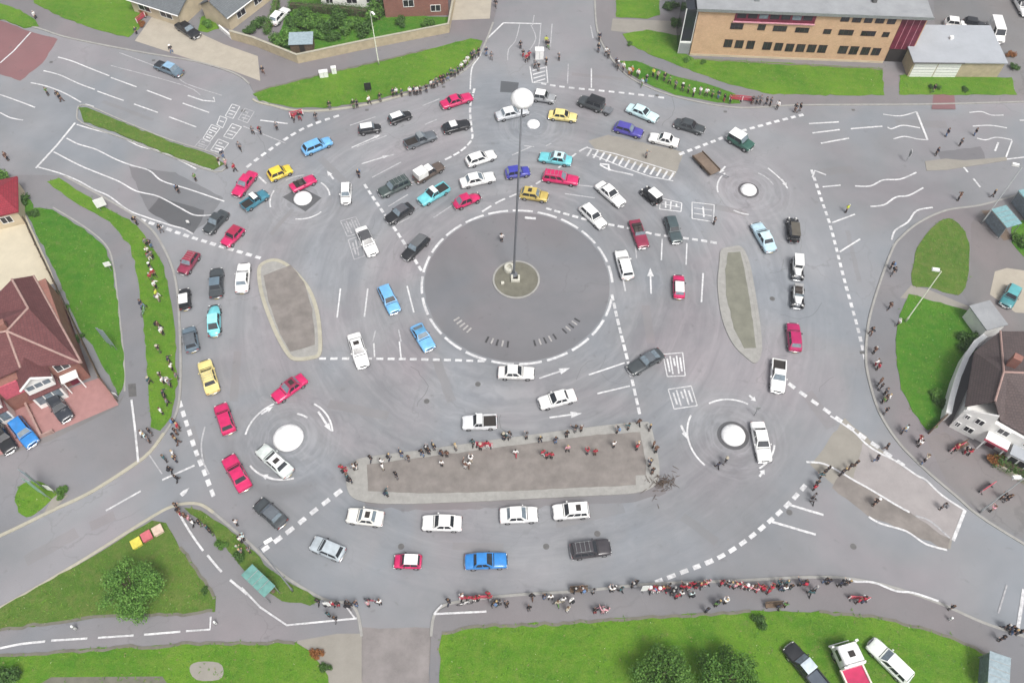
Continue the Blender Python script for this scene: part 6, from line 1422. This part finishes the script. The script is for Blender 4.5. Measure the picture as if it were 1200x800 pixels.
ROWS = [  # place phrase, ground height, where they look (pixel), people: x, y, colours (top, trousers)
 ('north grass crescent kerb, counting from the west', .15, (600, 330), [(306, 153, 'kd'), (325, 148, 'kk'), (371, 137, 'kg'), (387, 124, 'kk'), (415, 123, 'kn'), (419, 122, 'kk'), (433, 118, 'wk'), (446, 115, 'kg'), (461, 109, 'kk'), (465, 108, 'wd'), (471, 109, 'tk'), (481, 108, 'wk'), (486, 107, 'kk'), (489, 107, 'wk'), (493, 106, 'kk'), (500, 104, 'kd'), (506, 99, 'wk'), (509, 99, 'gk'), (512, 96, 'kk'), (517, 94, 'kk'), (520, 93, 'kd'), (525, 90, 'kk'), (529, 86, 'tk'), (533, 86, 'gk'), (537, 83, 'kk'), (541, 79, 'wk'), (545, 75, 'wk'), (548, 71, 'wc'), (553, 66, 'kk'), (556, 64, 'gd'), (561, 62, 'kk'), (570, 61, 'kk'), (576, 66, 'gg')]),
 ('northern road refuge', 0, (610, 330), [(610, 53, 'kk'), (613, 63, 'kr'), (620, 66, 'rd'), (617, 69, 'rk'), (627, 76, 'gk'), (631, 79, 'kg'), (640, 73, 'kk'), (642, 53, 'kn'), (640, 48, 'yk'), (655, 67, 'gk')]),
 ('north-eastern verge, counting from the north', .15, (610, 330), [(702, 44, 'kk'), (701, 57, 'kk'), (710, 61, 'wk'), (713, 64, 'gk'), (722, 74, 'kk'), (724, 77, 'gk'), (730, 79, 'wk'), (737, 84, 'wo'), (740, 84, 'ok'), (747, 87, 'wk'), (752, 97, 'hn'), (757, 93, 'kk'), (765, 86, 'yk'), (770, 89, 'ck'), (778, 91, 'kk'), (784, 95, 'nk'), (791, 100, 'kk'), (799, 103, 'kd'), (806, 105, 'nk'), (812, 109, 'wk'), (820, 107, 'wg'), (827, 109, 'wk'), (834, 110, 'nk'), (841, 112, 'kk'), (848, 115, 'kr'), (855, 117, 'rk'), (881, 118, 'kk'), (886, 118, 'gk'), (890, 118, 'kk'), (897, 119, 'kd'), (902, 120, 'kk'), (910, 124, 'wk'), (931, 127, 'kk'), (936, 127, 'kg')]),
 ('eastern carriageway', 0, (900, 220), [(1096, 178, 'kk'), (1108, 156, 'kk'), (1124, 167, 'kk'), (1141, 155, 'kk'), (1122, 231, 'kk'), (1162, 227, 'kk'), (991, 245, 'yk'), (757, 181, 'gk'), (836, 259, 'gk')]),
 ('eastern lawn kerb, counting from the north', .1, (800, 400), [(1043, 311, 'kk'), (1045, 318, 'kg'), (1041, 358, 'kk'), (1051, 377, 'wk'), (1019, 388, 'kk'), (1023, 410, 'kk'), (1025, 424, 'wr'), (1027, 429, 'rk'), (1029, 447, 'kk'), (1030, 453, 'kg'), (1036, 458, 'kk'), (1036, 466, 'kk'), (1039, 465, 'wk'), (1033, 468, 'kk'), (1036, 481, 'kg'), (1059, 501, 'hu'), (1056, 504, 'gk'), (1075, 514, 'rk'), (1076, 519, 'wk'), (1084, 535, 'cg'), (1080, 539, 'kk')]),
 ('pale paving of south-east refuge', 0, (860, 450), [(1037, 522, 'kk'), (1025, 536, 'kk'), (1001, 542, 'kk'), (994, 546, 'kk'), (987, 551, 'kd'), (984, 553, 'kk'), (968, 549, 'kk'), (964, 552, 'kg'), (961, 556, 'kk'), (955, 566, 'kr'), (953, 570, 'rk'), (952, 580, 'kk'), (951, 586, 'gk'), (1023, 588, 'kb'), (1026, 586, 'bk'), (1102, 592, 'gk')]),
 ('red barriers in the south-east', .1, (950, 450), [(1117, 524, 'rk'), (1129, 527, 'kr'), (1134, 529, 'rk'), (1172, 580, 'kk'), (1176, 583, 'kg'), (1179, 582, 'kk'), (1160, 595, 'pk')]),
 ('western verge, counting from the north', .15, (420, 400), [(161, 259, 'kk'), (190, 268, 'kg'), (173, 284, 'gk'), (178, 286, 'kk'), (175, 294, 'wk'), (180, 299, 'kk'), (177, 301, 'gw'), (178, 312, 'kg'), (182, 320, 'rk'), (179, 325, 'rn'), (184, 334, 'wk'), (186, 344, 'yw'), (187, 349, 'wc'), (168, 356, 'kk'), (188, 381, 'kk'), (192, 388, 'wk'), (188, 409, 'kn'), (200, 421, 'kk'), (203, 430, 'wk'), (190, 440, 'kg'), (177, 445, 'kk'), (193, 445, 'wk'), (199, 446, 'wh'), (201, 449, 'gk'), (194, 460, 'kk'), (196, 466, 'kg'), (198, 470, 'gk'), (191, 481, 'wk')]),
 ('south-western crossing, counting from the north', .1, (330, 420), [(209, 440, 'gn'), (207, 494, 'kk'), (211, 499, 'rb'), (208, 505, 'kb'), (206, 511, 'bk'), (210, 516, 'kk'), (169, 507, 'wk'), (173, 511, 'hk'), (176, 514, 'kk'), (178, 505, 'kg'), (195, 536, 'kk'), (205, 530, 'wk'), (207, 537, 'kd'), (202, 549, 'kk'), (209, 559, 'kk')]),
 ('narrow verge by the green shelter, counting from the north', .15, (420, 500), [(209, 592, 'kb'), (212, 599, 'br'), (219, 603, 'bk'), (224, 606, 'pw'), (228, 611, 'wk'), (236, 611, 'kn'), (245, 617, 'kk'), (249, 622, 'kn'), (278, 611, 'wk'), (283, 631, 'wk'), (286, 628, 'hk'), (281, 641, 'kk'), (284, 645, 'kk'), (293, 643, 'gk')]),
 ('drive entrance corner', .1, (450, 560), [(374, 703, 'kk'), (385, 706, 'wr'), (391, 706, 'rk'), (386, 718, 'kk'), (394, 723, 'kg'), (397, 706, 'kr'), (408, 707, 'kr'), (412, 707, 'kk'), (418, 706, 'kk'), (432, 706, 'pk'), (446, 704, 'wk')]),
 ('upper kerb of the long island, counting from the west', .13, (600, 380), [(402, 548, 'rw'), (406, 552, 'rg'), (408, 558, 'kk'), (411, 561, 'kd'), (415, 546, 'wk'), (418, 545, 'kw'), (435, 536, 'kk'), (447, 540, 'wk'), (449, 546, 'wc'), (457, 534, 'gd'), (471, 531, 'kk'), (479, 536, 'kg'), (495, 530, 'kk'), (500, 526, 'kk'), (503, 528, 'kd'), (509, 523, 'kg'), (518, 530, 'kk'), (524, 531, 'kk'), (534, 523, 'cg'), (554, 518, 'kk'), (563, 523, 'rk'), (571, 520, 'rw'), (590, 511, 'kk'), (594, 511, 'kk'), (597, 509, 'kg'), (617, 510, 'gk'), (633, 514, 'kk'), (651, 515, 'kk'), (664, 508, 'kk'), (674, 502, 'kg'), (681, 501, 'kk'), (723, 503, 'gk'), (736, 499, 'kk'), (748, 494, 'kk'), (761, 500, 'kg'), (765, 520, 'bk'), (768, 526, 'bk')]),
 ('brown middle of the long island, counting from the west', .15, (600, 380), [(454, 577, 'kk'), (465, 556, 'kg'), (518, 542, 'wk'), (545, 544, 'bw'), (552, 538, 'wc'), (549, 543, 'wb'), (604, 530, 'wr'), (636, 530, 'rw'), (641, 533, 'rk'), (646, 533, 'rk'), (665, 525, 'pk'), (688, 528, 'rd'), (697, 529, 'rb'), (719, 520, 'wk'), (747, 520, 'wr'), (746, 523, 'rk'), (761, 542, 'kk'), (764, 551, 'kb')]),
 ('south-eastern dome', 0, (750, 400), [(840, 544, 'kk'), (849, 539, 'kk')]),
 ('central disc, alone', 0, (606, 420), [(588, 279, 'wk')]), ('western slip road', 0, (420, 300), [(210, 222, 'kk'), (230, 208, 'kk'), (421, 204, 'kk')]),
 ('north-western carriageway', 0, (300, 200), [(43, 19, 'wk'), (57, 108, 'kk'), (70, 112, 'kg'), (73, 115, 'kk'), (202, 59, 'kk'), (10, 184, 'kk'), (262, 181, 'kk'), (258, 190, 'kw'), (266, 193, 'pk'), (276, 197, 'rk'), (282, 172, 'gk'), (297, 153, 'kk'), (309, 83, 'kk'), (161, 37, 'kk'), (345, 138, 'rk'), (352, 137, 'kr')]),
 ('middle of the south pavement, counting from the drive', .1, (600, 560), [(526, 703, 'kk'), (541, 697, 'wk'), (548, 699, 'rk'), (556, 700, 'rw'), (560, 699, 'rk'), (572, 694, 'rr'), (574, 699, 'rk'), (579, 707, 'kk'), (582, 705, 'kt'), (586, 704, 'gk'), (594, 707, 'kk'), (620, 711, 'kg'), (623, 697, 'kk'), (638, 697, 'kk'), (645, 698, 'wk'), (653, 705, 'cn'), (660, 701, 'wc'), (665, 712, 'cw'), (669, 702, 'wk'), (674, 690, 'kk'), (682, 690, 'kk'), (695, 691, 'gk'), (697, 714, 'kr'), (706, 714, 'pp'), (711, 713, 'pw'), (716, 689, 'wk'), (719, 688, 'wg'), (727, 689, 'kk'), (741, 684, 'kk'), (745, 681, 'kg')]),
 ('red clad crowd on south pavement, counting from the west', .1, (760, 560), [(760, 689, 'pk'), (764, 690, 'pw'), (767, 687, 'rk'), (771, 690, 'rw'), (775, 688, 'rp'), (779, 688, 'br'), (783, 685, 'gr'), (787, 693, 'kk'), (789, 689, 'kr'), (792, 697, 'rk'), (797, 694, 'wk'), (798, 686, 'rk'), (802, 685, 'br'), (806, 687, 'rw'), (809, 695, 'hk'), (811, 683, 'rd'), (815, 685, 'kr'), (819, 684, 'rk'), (822, 683, 'kk'), (825, 683, 'rw'), (828, 681, 'pk'), (827, 713, 'kk'), (838, 706, 'kk'), (841, 704, 'kd'), (844, 682, 'rk'), (849, 703, 'wk'), (851, 681, 'kk'), (855, 683, 'gr'), (860, 685, 'pk'), (865, 683, 'rk'), (869, 685, 'wp'), (873, 686, 'rk'), (878, 687, 'pw'), (882, 686, 'br'), (886, 689, 'pr'), (890, 686, 'rk'), (894, 688, 'rb'), (899, 691, 'rk'), (903, 687, 'rw')]),
 ('south-eastern pavement beyond the red crowd', .1, (900, 560), [(911, 683, 'tk'), (914, 687, 'kk'), (917, 688, 'wt'), (920, 681, 'tk'), (925, 686, 'kt'), (910, 709, 'kk'), (918, 707, 'kk'), (936, 682, 'kk'), (941, 681, 'kr'), (947, 693, 'kk'), (953, 688, 'gk'), (965, 678, 'kk'), (969, 680, 'kk'), (983, 682, 'kk'), (987, 682, 'kg'), (992, 681, 'kk'), (1004, 702, 'rk'), (1010, 700, 'rk'), (1112, 710, 'kg'), (1170, 746, 'kk'), (1176, 732, 'kk'), (1181, 734, 'kk'), (1184, 738, 'kk'), (1191, 739, 'kg')]),
 ('middle of the northern pavement', .1, (650, 330), [(1092, 105, 'kn'), (581, 5, 'kk')]),
]
n_people = 0
for (place, z, look, ppl) in ROWS:
    ppl = [(x, y, c if c != 'kk' else rp.choice(['kk', 'kk', 'kd', 'dk', 'gk', 'kg', 'bk', 'kb', 'du', 'tk', 'ku', 'nk'])) for x, y, c in ppl]
    base, _, cnt = place.partition(', counting ')
    ppl = sorted(ppl, key=(lambda q: q[1]) if 'north' in cnt else (lambda q: q[0])); ids = [q[2] for q in ppl]
    for i, (x, y, c) in enumerate(ppl):
        cl = f"all {CN[c[0]]}" if c[0] == c[1] else f"{CN[c[0]]} top, {CN[c[1]]} trousers"
        same = [j for j, q in enumerate(ids) if q == c]
        q = G(x, y+3, z); l = G(*look); face = math.atan2(l.y-q.y, l.x-q.x)+rp.uniform(-.5, .5)
        lab = f"person in {cl}, {base}"
        if len(same) > 1: lab = f"{ordinal(same.index(i))} person in {cl}, {base}, {cnt or 'from the west'}"
        person(x, y+4, c, lab, z, face, 'spectators round the junction'); n_people += 1
print('people', n_people)
EXPOSURE = 0.72
# ================================================================== LIGHT, CAMERA
w = bpy.data.worlds.new('World'); bpy.context.scene.world = w; w.use_nodes = True
nt = w.node_tree; bg = nt.nodes['Background']
sky = nt.nodes.new('ShaderNodeTexSky'); sky.sky_type = 'NISHITA'; sky.sun_disc = False
SUN_EL, SUN_AZ = R(60), R(150)
sky.sun_elevation = SUN_EL; sky.sun_rotation = SUN_AZ; sky.air_density = 1.0; sky.dust_density = 6.0; sky.ozone_density = 1.0
hs = nt.nodes.new('ShaderNodeHueSaturation'); hs.inputs['Saturation'].default_value = .35
nt.links.new(sky.outputs[0], hs.inputs['Color']); nt.links.new(hs.outputs[0], bg.inputs['Color'])
bg.inputs['Strength'].default_value = .105
sd = bpy.data.lights.new('sun', 'SUN'); sd.energy = 1.35; sd.angle = R(15); sd.color = (1, .98, .955)
so = bpy.data.objects.new('sun', sd); C.objects.link(so)
dirv = Vector((math.sin(SUN_AZ)*math.cos(SUN_EL), math.cos(SUN_AZ)*math.cos(SUN_EL), math.sin(SUN_EL)))
so.rotation_euler = dirv.to_track_quat('Z', 'Y').to_euler(); so.location = (0, 0, 60)
cd = bpy.data.cameras.new('camera'); cam = bpy.data.objects.new('camera', cd); C.objects.link(cam)
cd.sensor_width = 36; cd.lens = FPX/1200*36; cd.clip_end = 1500; cd.clip_start = .5
cam.location = (0, 0, HCAM); cam.rotation_euler = (math.pi/2-PITCH, 0, 0)
sc = bpy.context.scene; sc.camera = cam
sc.view_settings.view_transform = 'Standard'; sc.view_settings.look = 'None'; sc.view_settings.gamma = 1; sc.view_settings.use_curve_mapping = False
sc.view_settings.exposure = EXPOSURE
sc.cycles.max_bounces = 5; sc.cycles.diffuse_bounces = 3; sc.cycles.use_denoising = True

# thin damp air: a pale even volume round the camera and everything below it
bm = BM(); box(bm, -275, 275, -75, 345, -1.0, HCAM+3)
hz = link('haze', fin(bm)); hm = bpy.data.materials.new('haze air'); hm.use_nodes = True; hnt = hm.node_tree; hnt.nodes.remove(hnt.nodes['Principled BSDF'])
pv = hnt.nodes.new('ShaderNodeVolumePrincipled'); pv.inputs['Color'].default_value = (.93, .95, 1, 1); pv.inputs['Density'].default_value = .00045; pv.inputs['Anisotropy'].default_value = .2
hnt.links.new(pv.outputs[0], hnt.nodes['Material Output'].inputs['Volume']); hz.data.materials.append(hm); tag(hz, kind='stuff')
